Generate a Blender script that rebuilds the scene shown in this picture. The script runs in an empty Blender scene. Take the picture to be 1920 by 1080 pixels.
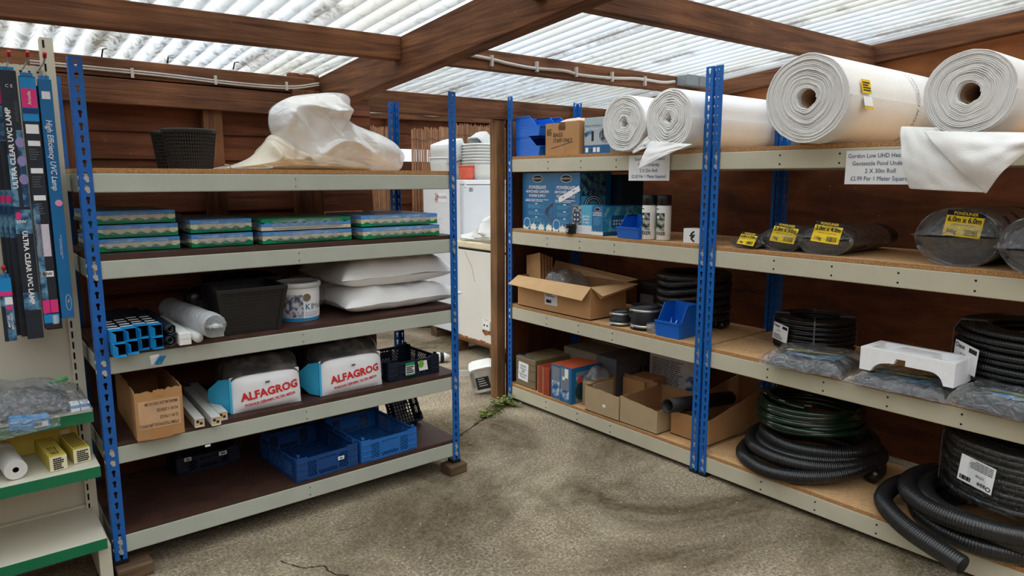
import bpy, math, random
from math import sin, cos, pi, radians
from mathutils import Vector as V, Matrix, noise
random.seed(7)
SC = bpy.context.scene
COL = SC.collection

# ---------------------------------------------------------------- camera, sky, exposure
cd = bpy.data.cameras.new('camera'); CAM = bpy.data.objects.new('camera', cd); COL.objects.link(CAM)
cd.sensor_width = 36.0; cd.lens = 1304.99 / 1920 * 36.0; cd.clip_start = 0.02; cd.clip_end = 200
yaw, pit = radians(51.2442), radians(8.8881)
fw = V((cos(yaw)*cos(pit), sin(yaw)*cos(pit), -sin(pit)))
CAM.location = (0, 0, 1.4658); CAM.rotation_euler = fw.to_track_quat('-Z', 'Y').to_euler()
SC.camera = CAM
W_ = bpy.data.worlds.new('overcast_sky'); SC.world = W_; W_.use_nodes = True
_n = W_.node_tree; _n.nodes.clear()
_o = _n.nodes.new('ShaderNodeOutputWorld'); _b = _n.nodes.new('ShaderNodeBackground')
_tc = _n.nodes.new('ShaderNodeTexCoord'); _sp = _n.nodes.new('ShaderNodeSeparateXYZ'); _r = _n.nodes.new('ShaderNodeValToRGB')
_n.links.new(_tc.outputs['Generated'], _sp.inputs[0]); _n.links.new(_sp.outputs['Z'], _r.inputs[0])
# overcast sky: the zenith about three times as bright as the horizon
for _i, (_p, _c) in enumerate(((0.0, .19), (.30, .26), (1.0, 1.0))):
    _e = _r.color_ramp.elements[_i] if _i < 2 else _r.color_ramp.elements.new(1.0)
    _e.position = _p; _e.color = (_c*.95, _c*.975, _c, 1)
_n.links.new(_r.outputs[0], _b.inputs[0]); _b.inputs[1].default_value = 3.0
_n.links.new(_b.outputs[0], _o.inputs[0])
vs = SC.view_settings
vs.view_transform = 'Standard'; vs.look = 'None'; vs.gamma = 1.0; vs.use_curve_mapping = False; vs.exposure = 0.78
SC.cycles.transparent_max_bounces = 40
SC.cycles.max_bounces = 10

# ---------------------------------------------------------------- materials
def lin(c):
    f = lambda u: u/12.92 if u <= 0.04045 else ((u+0.055)/1.055)**2.4
    return tuple(f(x/255.0) for x in c)
MATS = {}
def mat(name, c, rough=0.6, metal=0.0, var=0.12, scale=12.0, stretch=(1, 1, 1), bump=0.0, bscale=None, spec=0.4, c2=None, thr=None, alpha=None, trans=0.0, sheen=0.0):
    """procedural surface: colour varied by object-space noise, optional second colour, optional bump"""
    if name in MATS: return MATS[name]
    m = bpy.data.materials.new(name); m.use_nodes = True; t = m.node_tree; N = t.nodes; L = t.links
    b = N['Principled BSDF']; b.inputs['Roughness'].default_value = rough; b.inputs['Metallic'].default_value = metal
    b.inputs['Specular IOR Level'].default_value = spec
    tc = N.new('ShaderNodeTexCoord'); mp = N.new('ShaderNodeMapping'); L.new(tc.outputs['Object'], mp.inputs[0]); mp.inputs['Scale'].default_value = stretch
    nz = N.new('ShaderNodeTexNoise'); nz.inputs['Scale'].default_value = scale; nz.inputs['Detail'].default_value = 6; L.new(mp.outputs[0], nz.inputs['Vector'])
    rp = N.new('ShaderNodeValToRGB'); L.new(nz.outputs['Fac'], rp.inputs[0])
    a = lin(c); e = rp.color_ramp.elements
    if c2 is None:
        e[0].position = 0.28; e[1].position = 0.72
        e[0].color = tuple(max(0, x*(1-var)) for x in a)+(1,); e[1].color = tuple(min(1, x*(1+var)) for x in a)+(1,)
    else:
        lo, hi = thr or (0.4, 0.6); e[0].position = lo; e[1].position = hi
        e[0].color = a+(1,); e[1].color = lin(c2)+(1,)
    L.new(rp.outputs[0], b.inputs['Base Color'])
    if bump:
        n2 = N.new('ShaderNodeTexNoise'); n2.inputs['Scale'].default_value = bscale or scale*4; n2.inputs['Detail'].default_value = 4; L.new(mp.outputs[0], n2.inputs['Vector'])
        bp = N.new('ShaderNodeBump'); bp.inputs['Strength'].default_value = bump; bp.inputs['Distance'].default_value = 0.01
        L.new(n2.outputs['Fac'], bp.inputs['Height']); L.new(bp.outputs[0], b.inputs['Normal'])
    if trans:
        tr = N.new('ShaderNodeBsdfTranslucent'); L.new(rp.outputs[0], tr.inputs[0]); mx = N.new('ShaderNodeMixShader'); mx.inputs[0].default_value = trans
        L.new(b.outputs[0], mx.inputs[1]); L.new(tr.outputs[0], mx.inputs[2]); L.new(mx.outputs[0], N['Material Output'].inputs[0])
    MATS[name] = m; return m

def film(name, tint=(235, 240, 245), haze=0.05, scale=18.0, gl=0.4):
    """clear plastic film: transparent, glossy along wrinkles"""
    if name in MATS: return MATS[name]
    m = bpy.data.materials.new(name); m.use_nodes = True; t = m.node_tree; N = t.nodes; L = t.links; N.remove(N['Principled BSDF'])
    tc = N.new('ShaderNodeTexCoord'); nz = N.new('ShaderNodeTexNoise'); nz.inputs['Scale'].default_value = scale; nz.inputs['Detail'].default_value = 5; nz.inputs['Distortion'].default_value = 1.5
    L.new(tc.outputs['Object'], nz.inputs['Vector'])
    bp = N.new('ShaderNodeBump'); bp.inputs['Strength'].default_value = 0.9; bp.inputs['Distance'].default_value = 0.02; L.new(nz.outputs['Fac'], bp.inputs['Height'])
    tp = N.new('ShaderNodeBsdfTransparent'); tp.inputs[0].default_value = lin((250, 252, 253))+(1,)
    g = N.new('ShaderNodeBsdfGlossy'); g.inputs['Roughness'].default_value = 0.10; L.new(bp.outputs[0], g.inputs['Normal'])
    d = N.new('ShaderNodeBsdfDiffuse'); d.inputs[0].default_value = lin(tint)+(1,); L.new(bp.outputs[0], d.inputs['Normal'])
    lw = N.new('ShaderNodeLayerWeight'); lw.inputs['Blend'].default_value = 0.45; L.new(bp.outputs[0], lw.inputs['Normal'])
    mu = N.new('ShaderNodeMath'); mu.operation = 'MULTIPLY_ADD'; mu.inputs[1].default_value = gl; mu.inputs[2].default_value = 0.03; L.new(lw.outputs['Facing'], mu.inputs[0])
    m1 = N.new('ShaderNodeMixShader'); m1.inputs[0].default_value = haze; L.new(tp.outputs[0], m1.inputs[1]); L.new(d.outputs[0], m1.inputs[2])
    m2 = N.new('ShaderNodeMixShader'); L.new(mu.outputs[0], m2.inputs[0]); L.new(m1.outputs[0], m2.inputs[1]); L.new(g.outputs[0], m2.inputs[2])
    L.new(m2.outputs[0], N['Material Output'].inputs[0]); MATS[name] = m; return m

def wood(name, c, c2, axis=0, grain=26.0, rough=0.75):
    """timber: grain streaks along one object axis, knots and pale scuffs"""
    if name in MATS: return MATS[name]
    m = bpy.data.materials.new(name); m.use_nodes = True; t = m.node_tree; N = t.nodes; L = t.links; b = N['Principled BSDF']; b.inputs['Roughness'].default_value = rough; b.inputs['Specular IOR Level'].default_value = 0.25
    tc = N.new('ShaderNodeTexCoord'); mp = N.new('ShaderNodeMapping'); L.new(tc.outputs['Object'], mp.inputs[0])
    s = [grain]*3; s[axis] = 1.6; mp.inputs['Scale'].default_value = s
    nz = N.new('ShaderNodeTexNoise'); nz.inputs['Scale'].default_value = 1.6; nz.inputs['Detail'].default_value = 8; nz.inputs['Distortion'].default_value = 0.6; L.new(mp.outputs[0], nz.inputs['Vector'])
    rp = N.new('ShaderNodeValToRGB'); rp.color_ramp.elements[0].position = 0.3; rp.color_ramp.elements[1].position = 0.72
    rp.color_ramp.elements[0].color = lin(c)+(1,); rp.color_ramp.elements[1].color = lin(c2)+(1,); L.new(nz.outputs['Fac'], rp.inputs[0])
    n2 = N.new('ShaderNodeTexNoise'); n2.inputs['Scale'].default_value = 3.0; n2.inputs['Detail'].default_value = 3; L.new(tc.outputs['Object'], n2.inputs['Vector'])
    r2 = N.new('ShaderNodeValToRGB'); r2.color_ramp.elements[0].position = 0.35; r2.color_ramp.elements[0].color = (0.62, 0.6, 0.58, 1); r2.color_ramp.elements[1].position = 0.7; r2.color_ramp.elements[1].color = (1.1, 1.05, 1.0, 1); L.new(n2.outputs['Fac'], r2.inputs[0])
    mx = N.new('ShaderNodeMix'); mx.data_type = 'RGBA'; mx.blend_type = 'MULTIPLY'; mx.inputs[0].default_value = 1.0; L.new(rp.outputs[0], mx.inputs[6]); L.new(r2.outputs[0], mx.inputs[7])
    n3 = N.new('ShaderNodeTexNoise'); n3.inputs['Scale'].default_value = 22; n3.inputs['Detail'].default_value = 4; n3.inputs['Distortion'].default_value = 2; L.new(tc.outputs['Object'], n3.inputs['Vector'])
    r3 = N.new('ShaderNodeValToRGB'); r3.color_ramp.elements[0].position = 0.70; r3.color_ramp.elements[1].position = 0.78; L.new(n3.outputs['Fac'], r3.inputs[0])
    m2 = N.new('ShaderNodeMix'); m2.data_type = 'RGBA'; m2.inputs[7].default_value = lin((170, 140, 115))+(1,); L.new(mx.outputs[2], m2.inputs[6])
    sc = N.new('ShaderNodeMath'); sc.operation = 'MULTIPLY'; sc.inputs[1].default_value = 0.55; L.new(r3.outputs[0], sc.inputs[0]); L.new(sc.outputs[0], m2.inputs[0])
    L.new(m2.outputs[2], b.inputs['Base Color'])
    bp = N.new('ShaderNodeBump'); bp.inputs['Strength'].default_value = 0.5; bp.inputs['Distance'].default_value = 0.004
    n4 = N.new('ShaderNodeTexNoise'); n4.inputs['Scale'].default_value = 5; n4.inputs['Detail'].default_value = 8; L.new(mp.outputs[0], n4.inputs['Vector']); L.new(n4.outputs['Fac'], bp.inputs['Height']); L.new(bp.outputs[0], b.inputs['Normal'])
    MATS[name] = m; return m

# ---------------------------------------------------------------- mesh builder
def bez(ps, n):
    """smooth path through control points (Catmull-Rom)"""
    ps = [V(p) for p in ps]; out = []
    q = [2*ps[0]-ps[1]]+ps+[2*ps[-1]-ps[-2]]
    for i in range(1, len(q)-2):
        a, b, c, d = q[i-1:i+3]
        for k in range(n):
            t = k/n; out.append(0.5*((2*b)+(c-a)*t+(2*a-5*b+4*c-d)*t*t+(3*b-a-3*c+d)*t**3))
    out.append(ps[-1]); return out

class MB:
    def __init__(s): s.v = []; s.f = []; s.mi = []; s.sm = []; s.mats = []
    def slot(s, m):
        if m not in s.mats: s.mats.append(m)
        return s.mats.index(m)
    def add(s, vs, fs, m, smooth=False):
        o = len(s.v); k = s.slot(m); s.v += [tuple(p) for p in vs]
        for f in fs: s.f.append(tuple(i+o for i in f)); s.mi.append(k); s.sm.append(smooth)
        return s
    def hexa(s, p, m): # 8 corners: bottom ring then top ring
        return s.add(p, [(3, 2, 1, 0), (4, 5, 6, 7), (0, 1, 5, 4), (1, 2, 6, 5), (2, 3, 7, 6), (3, 0, 4, 7)], m)
    def box(s, x0, x1, y0, y1, z0, z1, m, M=None):
        p = [V(q) for q in ((x0, y0, z0), (x1, y0, z0), (x1, y1, z0), (x0, y1, z0), (x0, y0, z1), (x1, y0, z1), (x1, y1, z1), (x0, y1, z1))]
        if M: p = [M @ q for q in p]
        return s.hexa(p, m)
    def bar(s, a, b, t, m, t2=None, up=(0, 0, 1)):
        a, b = V(a), V(b); d = (b-a).normalized(); u = V(up)
        if abs(d.dot(u)) > .95: u = V((0, 1, 0))
        x = d.cross(u).normalized()*(t/2); y = x.cross(d).normalized()*((t2 or t)/2)
        return s.hexa([a-x-y, a+x-y, a+x+y, a-x+y, b-x-y, b+x-y, b+x+y, b-x+y], m)
    def tube(s, path, r, m, n=8, closed=False, ridge=0.0, cap=True, smooth=True):
        path = [V(p) for p in path]; k = len(path); vs = []; fs = []
        t0 = (path[1]-path[0]).normalized(); nr = t0.orthogonal().normalized()
        for i, p in enumerate(path):
            a = path[i-1] if i else (path[-1] if closed else path[0]); b = path[(i+1) % k] if (closed or i < k-1) else path[-1]
            t = (b-a).normalized(); nr = (nr - t*nr.dot(t)).normalized(); bn = t.cross(nr)
            rr = (r[i] if isinstance(r, (list, tuple)) else r)*(1.0-(ridge if i % 4 > 1 else 0))
            for j in range(n):
                w = 2*pi*j/n; vs.append(p+nr*(cos(w)*rr)+bn*(sin(w)*rr))
        for i in range(k if closed else k-1):
            for j in range(n):
                a = i*n+j; b = i*n+(j+1) % n; c = ((i+1) % k)*n+(j+1) % n; d = ((i+1) % k)*n+j; fs.append((a, b, c, d))
        if cap and not closed: fs.append(tuple(range(n-1, -1, -1))); fs.append(tuple((k-1)*n+j for j in range(n)))
        return s.add(vs, fs, m, smooth)
    def lathe(s, prof, m, n=32, c=(0, 0, 0), smooth=True, sx=1, sy=1):
        vs = []; fs = []; k = len(prof)
        for r, z in prof:
            for j in range(n): w = 2*pi*j/n; vs.append((c[0]+r*cos(w)*sx, c[1]+r*sin(w)*sy, c[2]+z))
        for i in range(k-1):
            for j in range(n): fs.append((i*n+j, i*n+(j+1) % n, (i+1)*n+(j+1) % n, (i+1)*n+j))
        if prof[0][0] > 1e-6: fs.append(tuple(range(n-1, -1, -1)))
        if prof[-1][0] > 1e-6: fs.append(tuple((k-1)*n+j for j in range(n)))
        return s.add(vs, fs, m, smooth)
    def grid(s, fn, nu, nv, m, smooth=True, wrapu=False):
        vs = [fn(i/nu, j/nv) for i in range(nu+(0 if wrapu else 1)) for j in range(nv+1)]; fs = []; q = nu if wrapu else nu+1
        for i in range(nu):
            for j in range(nv): a = i*(nv+1)+j; b = ((i+1) % q)*(nv+1)+j; fs.append((a, b, b+1, a+1))
        return s.add(vs, fs, m, smooth)
    def panel(s, o, r, u, w, h, m, t=0.0008): # thin plate centred at o, spanned by r (width) and u (height), thickness outward
        o, r, u = V(o), V(r).normalized(), V(u).normalized(); n = r.cross(u)
        a, b = r*(w/2), u*(h/2)
        return s.hexa([o-a-b, o+a-b, o+a+b, o-a+b, o-a-b+n*t, o+a-b+n*t, o+a+b+n*t, o-a+b+n*t], m)
    def disc(s, o, r, u, rad, m, n=14, t=0.001, sy=1.0):
        o, r, u = V(o), V(r).normalized(), V(u).normalized(); nn = r.cross(u); vs = []
        for k in (0, 1):
            for j in range(n): w = 2*pi*j/n; vs.append(o+r*(cos(w)*rad)+u*(sin(w)*rad*sy)+nn*(t*k))
        fs = [tuple(range(n-1, -1, -1)), tuple(n+j for j in range(n))]+[(j, (j+1) % n, n+(j+1) % n, n+j) for j in range(n)]
        return s.add(vs, fs, m)
    def mesh(s, name):
        me = bpy.data.meshes.new(name); me.from_pydata(s.v, [], s.f)
        for m in s.mats: me.materials.append(m)
        me.polygons.foreach_set('material_index', s.mi); me.polygons.foreach_set('use_smooth', s.sm); me.update(); return me
    def build(s, name, parent=None, bev=0.0, solid=0.0, loc=None, rot=None, sub=0):
        o = bpy.data.objects.new(name, s.mesh(name)); COL.objects.link(o)
        if parent: o.parent = parent
        if loc: o.location = loc
        if rot: o.rotation_euler = rot
        if solid: k = o.modifiers.new('solid', 'SOLIDIFY'); k.thickness = solid; k.offset = 0
        if bev: k = o.modifiers.new('bevel', 'BEVEL'); k.width = bev; k.segments = 2; k.limit_method = 'ANGLE'
        if sub: k = o.modifiers.new('sub', 'SUBSURF'); k.levels = sub; k.render_levels = sub
        return o

def tag(o, label=None, cat=None, group=None, kind=None):
    if label: o['label'] = label
    if cat: o['category'] = cat
    if group: o['group'] = group
    if kind: o['kind'] = kind
    return o
def thing(name, label, cat, loc=(0, 0, 0), rz=0.0, group=None, rot=None):
    o = bpy.data.objects.new(name, None); o.empty_display_size = 0.05; COL.objects.link(o)
    o.location = loc; o.rotation_euler = rot or (0, 0, rz); return tag(o, label, cat, group)
def dup(src, label=None, loc=None, rz=None, rot=None, parent=None):
    r = src.copy(); COL.objects.link(r)
    if parent: r.parent = parent
    if label: r['label'] = label
    if loc: r.location = loc
    if rz is not None: r.rotation_euler = (0, 0, rz)
    if rot: r.rotation_euler = rot
    for ch in list(src.children): dup(ch, parent=r)
    return r
def piece(mb, name, parent, spots, **k):
    """one small part, repeated: a mesh object at every spot (x, y, z[, rz])"""
    o = mb.build(name, parent, **k)
    for i, p in enumerate(spots):
        q = o if i == 0 else o.copy()
        if i: COL.objects.link(q); q.parent = parent
        q.location = p[:3]
        if len(p) > 3: q.rotation_euler = (0, 0, p[3])
    return o
def rects(parent, name, rows):
    for (x0, x1, y0, y1, z0, z1, m) in rows: MB().box(x0, x1, y0, y1, z0, z1, m).build(name, parent)
def struct(o): o['kind'] = 'structure'; return o
NX, NY, NZ = V((1, 0, 0)), V((0, 1, 0)), V((0, 0, 1))
def text(parent, s, o, size, m, r=NX, u=NZ, name='lettering', bold=0.0, sx=1.0, align='CENTER', lead=1.0, lift=0.0012, shear=0.0):
    """lettering as a thin mesh standing on a surface; o = centre of the block"""
    c = bpy.data.curves.new('t', 'FONT'); c.body = s; c.size = size; c.align_x = align; c.align_y = 'CENTER'; c.offset = bold*size; c.space_line = lead; c.shear = shear; c.resolution_u = 2
    t = bpy.data.objects.new('t', c); COL.objects.link(t); dg = bpy.context.evaluated_depsgraph_get()
    me = bpy.data.meshes.new_from_object(t.evaluated_get(dg)); bpy.data.objects.remove(t); bpy.data.curves.remove(c)
    r, u = V(r).normalized(), V(u).normalized(); n = r.cross(u)
    M = Matrix((( r.x, u.x, n.x, o[0]+n.x*lift), (r.y, u.y, n.y, o[1]+n.y*lift), (r.z, u.z, n.z, o[2]+n.z*lift), (0, 0, 0, 1)))
    me.transform(M @ Matrix.Diagonal((sx, 1, 1, 1))); me.materials.clear(); me.materials.append(m); me.name = name
    ob = bpy.data.objects.new(name, me); COL.objects.link(ob); ob.parent = parent; return ob
def lines(mb, o, r, u, w, n, gap, m, t=0.0014, h=None, ragged=0.35, seed=1):
    """rows of small print"""
    rd = random.Random(seed); o, r, u = V(o), V(r).normalized(), V(u).normalized()
    for i in range(n):
        ww = w*(1-ragged*rd.random()); x = -w/2
        while x < -w/2+ww-0.002:
            l = min(rd.uniform(.1, .24)*w, -w/2+ww-x); mb.panel(o+r*(x+l/2)-u*(i*gap), r, u, l*0.86, h or gap*0.42, m, t); x += l
def barcode(mb, o, r, u, w, h, m, seed=1, t=0.0014):
    rd = random.Random(seed); o, r, u = V(o), V(r).normalized(), V(u).normalized(); x = -w/2
    while x < w/2:
        l = rd.choice((.02, .03, .05))*w; mb.panel(o+r*(x+l/2), r, u, l, h, m, t); x += l+rd.choice((.02, .035, .05))*w
def nz3(p, f, seed=0): return noise.noise(V((p[0]*f+seed*7.3, p[1]*f-seed*3.1, p[2]*f+seed*1.7)))
# ---------------------------------------------------------------- shared surfaces
M_timber_x = wood('brown_timber_along_x', (84, 52, 35), (138, 94, 64), 0)
M_timber_y = wood('brown_timber_along_y', (84, 52, 35), (138, 94, 64), 1)
M_timber_z = wood('brown_timber_upright', (92, 58, 38), (142, 96, 64), 2)
M_board = wood('dark_stained_boards', (88, 50, 32), (134, 82, 54), 0, 18)
M_ply = wood('plywood_sheet', (86, 47, 26), (134, 78, 43), 1, 7)
M_plain_post = wood('weathered_post', (104, 74, 46), (150, 112, 76), 2)
M_dark = mat('dark_gap', (14, 12, 11), .9)
M_blue = mat('blue_painted_steel', (6, 92, 172), .42, var=.10, scale=30, spec=.5)
M_beamL = mat('grey_green_painted_beam', (178, 184, 172), .5, var=.05, scale=9, bump=.05)
M_beamR = mat('stone_painted_beam', (196, 191, 168), .5, var=.05, scale=9, bump=.05)
M_zinc = mat('zinc_rivet', (205, 208, 212), .35, .8, var=.08)
M_fibre = mat('dark_brown_shelf_board', (66, 42, 34), .55, var=.28, scale=14, bump=.15, bscale=120)
M_chip = mat('chipboard', (212, 170, 122), .7, var=.16, scale=60, bump=.1, bscale=200)
M_chipedge = mat('chipboard_edge', (140, 92, 52), .85, c2=(206, 158, 104), thr=(.3, .7), scale=260, stretch=(1, 1, 1), bump=.4, bscale=260)
M_white = mat('white_paint', (235, 235, 232), .5, var=.03)
M_paper = mat('white_paper', (238, 239, 240), .7, var=.02)
M_ink = mat('black_ink', (22, 22, 24), .7, var=.05)
M_inkblue = mat('blue_ink', (32, 58, 112), .7, var=.05)
M_inkgrey = mat('grey_ink', (95, 98, 104), .7, var=.05)
M_black = mat('black_plastic', (20, 20, 22), .45, var=.15, scale=20)
M_rubber = mat('black_rubber', (28, 28, 30), .55, var=.15, scale=20)
M_card = mat('brown_cardboard', (178, 134, 88), .85, var=.10, scale=7, bump=.08, bscale=60)
M_cardin = mat('cardboard_inside', (160, 118, 78), .9, var=.1, scale=7)
M_cardgrey = mat('dusty_cardboard', (176, 154, 120), .85, var=.08, scale=7)
M_pvc = mat('white_pvc', (226, 228, 228), .4, var=.04)
M_cable = mat('grey_cable_sheath', (182, 174, 165), .5, var=.08)
M_binblue = mat('blue_bin_plastic', (14, 104, 210), .4, var=.08, spec=.5)
M_film = film('clear_film')
M_filmcrisp = film('crinkled_film', haze=.10, scale=34, gl=.6)

# ---------------------------------------------------------------- roof sheet: clear corrugated plastic, dirty
def roof_mat():
    m = bpy.data.materials.new('clear_corrugated_plastic'); m.use_nodes = True; t = m.node_tree; N = t.nodes; L = t.links; N.remove(N['Principled BSDF'])
    tc = N.new('ShaderNodeTexCoord')
    def noi(scale, st, det=6, dis=0.0):
        mp = N.new('ShaderNodeMapping'); mp.inputs['Scale'].default_value = st; L.new(tc.outputs['Object'], mp.inputs[0])
        z = N.new('ShaderNodeTexNoise'); z.inputs['Scale'].default_value = scale; z.inputs['Detail'].default_value = det; z.inputs['Distortion'].default_value = dis; L.new(mp.outputs[0], z.inputs['Vector']); return z.outputs['Fac']
    def ramp(s, a, b, ca=(0, 0, 0, 1), cb=(1, 1, 1, 1)):
        r = N.new('ShaderNodeValToRGB'); r.color_ramp.elements[0].position = a; r.color_ramp.elements[1].position = b; r.color_ramp.elements[0].color = ca; r.color_ramp.elements[1].color = cb; L.new(s, r.inputs[0]); return r.outputs[0]
    def math_(op, a, b=None, c=None):
        q = N.new('ShaderNodeMath'); q.operation = op
        for i, x in enumerate((a, b, c)):
            if x is None: continue
            if isinstance(x, (int, float)): q.inputs[i].default_value = x
            else: L.new(x, q.inputs[i])
        return q.outputs[0]
    sp = N.new('ShaderNodeSeparateXYZ'); L.new(tc.outputs['Object'], sp.inputs[0]); X = sp.outputs['X']; Y = sp.outputs['Y']
    # streaks of grime lying in the valleys, dark bands at the sheet laps, moss clumps
    ph = math_('SINE', math_('MULTIPLY', X, 2*pi/0.076)); valley = math_('MULTIPLY_ADD', ph, -0.5, 0.5)
    speck = ramp(noi(30, (1, .5, 1), 8, 1.2), .50, .62)
    area = ramp(noi(1.3, (1, .5, 1), 3), .40, .62)
    left = ramp(math_('MULTIPLY_ADD', X, -0.30, 0.62), .05, .75)          # dirtier towards the old sheets on the left
    grime = math_('MULTIPLY', math_('MULTIPLY', speck, math_('MULTIPLY_ADD', valley, .75, .1)), math_('MULTIPLY_ADD', left, .75, math_('MULTIPLY', area, .62)))
    lap = math_('ABSOLUTE', math_('SUBTRACT', math_('FRACT', math_('MULTIPLY_ADD', X, 1/0.608, .12)), .5)); lapm = ramp(lap, .40, .485)
    lapn = ramp(noi(3.0, (.6, 1.4, 1), 6, 1.0), .44, .54)
    fine = ramp(noi(60, (1, 1, 1), 4), .40, .58)
    moss = math_('MULTIPLY', math_('MULTIPLY', lapm, lapn), math_('MULTIPLY_ADD', fine, .5, .5))
    dirt = math_('MINIMUM', math_('ADD', math_('MULTIPLY', grime, 1.0), math_('MULTIPLY', moss, .95)), .96)
    tint = ramp(noi(2.2, (1, .35, 1), 4), .35, .7, lin((228, 226, 216))+(1,), lin((238, 245, 253))+(1,))
    band = N.new('ShaderNodeMix'); band.data_type = 'RGBA'; band.blend_type = 'MULTIPLY'; L.new(math_('POWER', valley, 2.0), band.inputs[0]); L.new(tint, band.inputs[6]); band.inputs[7].default_value = lin((186, 190, 192))+(1,); tint = band.outputs[2]
    tp = N.new('ShaderNodeBsdfTransparent'); L.new(tint, tp.inputs[0])
    tl = N.new('ShaderNodeBsdfTranslucent'); L.new(tint, tl.inputs[0])
    df = N.new('ShaderNodeBsdfDiffuse'); df.inputs[0].default_value = lin((222, 226, 230))+(1,)
    gl = N.new('ShaderNodeBsdfGlossy'); gl.inputs['Roughness'].default_value = .25; gl.inputs[0].default_value = (.9, .9, .9, 1)
    def mix(f, a, b):
        x = N.new('ShaderNodeMixShader'); L.new(a, x.inputs[1]); L.new(b, x.inputs[2])
        if isinstance(f, (int, float)): x.inputs[0].default_value = f
        else: L.new(f, x.inputs[0])
        return x.outputs[0]
    clear = mix(.05, mix(.10, mix(.20, tp.outputs[0], tl.outputs[0]), df.outputs[0]), gl.outputs[0])
    dd = N.new('ShaderNodeBsdfDiffuse'); L.new(ramp(noi(30, (1, 1, 1)), .35, .65, lin((38, 32, 24))+(1,), lin((96, 86, 70))+(1,)), dd.inputs[0])
    dt = N.new('ShaderNodeBsdfTranslucent'); dt.inputs[0].default_value = lin((120, 112, 100))+(1,)
    L.new(mix(dirt, clear, mix(.35, dd.outputs[0], dt.outputs[0])), N['Material Output'].inputs[0]); return m
M_roof = roof_mat()
def roof_z(y): return 1.978 + .09*(3.42-y)
def corrugated(x0, x1, y0, y1, zf, ny=6):
    b = MB(); n = int((x1-x0)/.076*8)
    b.grid(lambda u, v: (x0+(x1-x0)*u, y0+(y1-y0)*v, zf(y0+(y1-y0)*v)+.011+.010*sin(2*pi*(x0+(x1-x0)*u)/.076)), n, ny, M_roof); return b
struct(corrugated(-1.3, 3.95, -.7, 3.72, roof_z).build('ceiling'))
struct(corrugated(1.75, 5.4, 3.9, 6.5, lambda y: 2.16-.02*(y-5)).build('ceiling_rear'))

# ---------------------------------------------------------------- ground: worn concrete
def concrete():
    m = bpy.data.materials.new('worn_concrete'); m.use_nodes = True; t = m.node_tree; N = t.nodes; L = t.links; b = N['Principled BSDF']; b.inputs['Roughness'].default_value = .92; b.inputs['Specular IOR Level'].default_value = .2
    tc = N.new('ShaderNodeTexCoord')
    def noi(s, d=8, dis=0): z = N.new('ShaderNodeTexNoise'); z.inputs['Scale'].default_value = s; z.inputs['Detail'].default_value = d; z.inputs['Distortion'].default_value = dis; z.inputs['Roughness'].default_value = .65; L.new(tc.outputs['Object'], z.inputs['Vector']); return z.outputs['Fac']
    def ramp(s, *st):
        r = N.new('ShaderNodeValToRGB'); e = r.color_ramp.elements
        while len(e) < len(st): e.new(.5)
        for k, (p, c) in enumerate(st): e[k].position = p; e[k].color = lin(c)+(1,) if len(c) == 3 else c
        L.new(s, r.inputs[0]); return r.outputs[0]
    def mixc(f, a, b_, mode='MIX'):
        x = N.new('ShaderNodeMix'); x.data_type = 'RGBA'; x.blend_type = mode
        for i, s in ((0, f), (6, a), (7, b_)):
            if isinstance(s, (int, float)): x.inputs[i].default_value = s
            else: L.new(s, x.inputs[i])
        return x.outputs[2]
    W, B = (1, 1, 1, 1), (0, 0, 0, 1)
    base = ramp(noi(1.7, 5), (.3, (112, 95, 72)), (.5, (156, 138, 110)), (.72, (198, 184, 154)))
    grit = ramp(noi(75, 6), (.34, (58, 50, 40)), (.5, (160, 150, 130)), (.68, (232, 226, 208)))
    c = mixc(.48, base, grit)
    g2 = ramp(noi(150, 3), (.32, (.35, .33, .3, 1)), (.5, W)); c = mixc(.6, c, g2, 'MULTIPLY')
    dk = ramp(noi(.9, 7, .8), (.43, B), (.62, W)); c = mixc(mixc(.0, dk, dk), c, ramp(noi(40), (.3, (56, 46, 33)), (.7, (116, 101, 77))))
    ms = ramp(noi(2.4, 9, .6), (.57, B), (.74, (.75, .75, .75, 1))); c = mixc(ms, c, ramp(noi(60), (.35, (58, 56, 30)), (.7, (112, 106, 66))))
    L.new(c, b.inputs['Base Color'])
    bp = N.new('ShaderNodeBump'); bp.inputs['Strength'].default_value = .7; bp.inputs['Distance'].default_value = .006; L.new(noi(110, 8), bp.inputs['Height']); L.new(bp.outputs[0], b.inputs['Normal']); return m
b = MB()
def gz(x, y): return .004*nz3((x, y, 0), 2.0)-.004
b.grid(lambda u, v: (-14+30*u, -14+30*v, 0), 4, 4, concrete()); fl = struct(b.build('floor'))
# a crack running across the slab
b = MB(); M_crack = mat('crack_shadowed_earth', (34, 28, 20), .95)
for pts, w in ((((.87, 2.52), (.91, 2.43), (.945, 2.40), (.985, 2.375), (.99, 2.31), (1.03, 2.26)), .005), (((1.98, 3.05), (2.2, 3.2), (2.45, 3.33), (2.72, 3.44), (2.84, 3.56)), .012), (((1.15, 2.6), (1.22, 2.58), (1.30, 2.60)), .002)):
    P = bez([(x, y, .0006) for x, y in pts], 8)
    for i in range(len(P)-1):
        j = V((random.uniform(-.004, .004), random.uniform(-.004, .004), 0)); P[i+1] += j; d = (P[i+1]-P[i]).cross(NZ).normalized()*(w*random.uniform(.3, .8))
        b.add([P[i]-d, P[i]+d, P[i+1]+d, P[i+1]-d], [(0, 1, 2, 3)], M_crack)
tag(b.build('floor_crack'), kind='structure')

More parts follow.
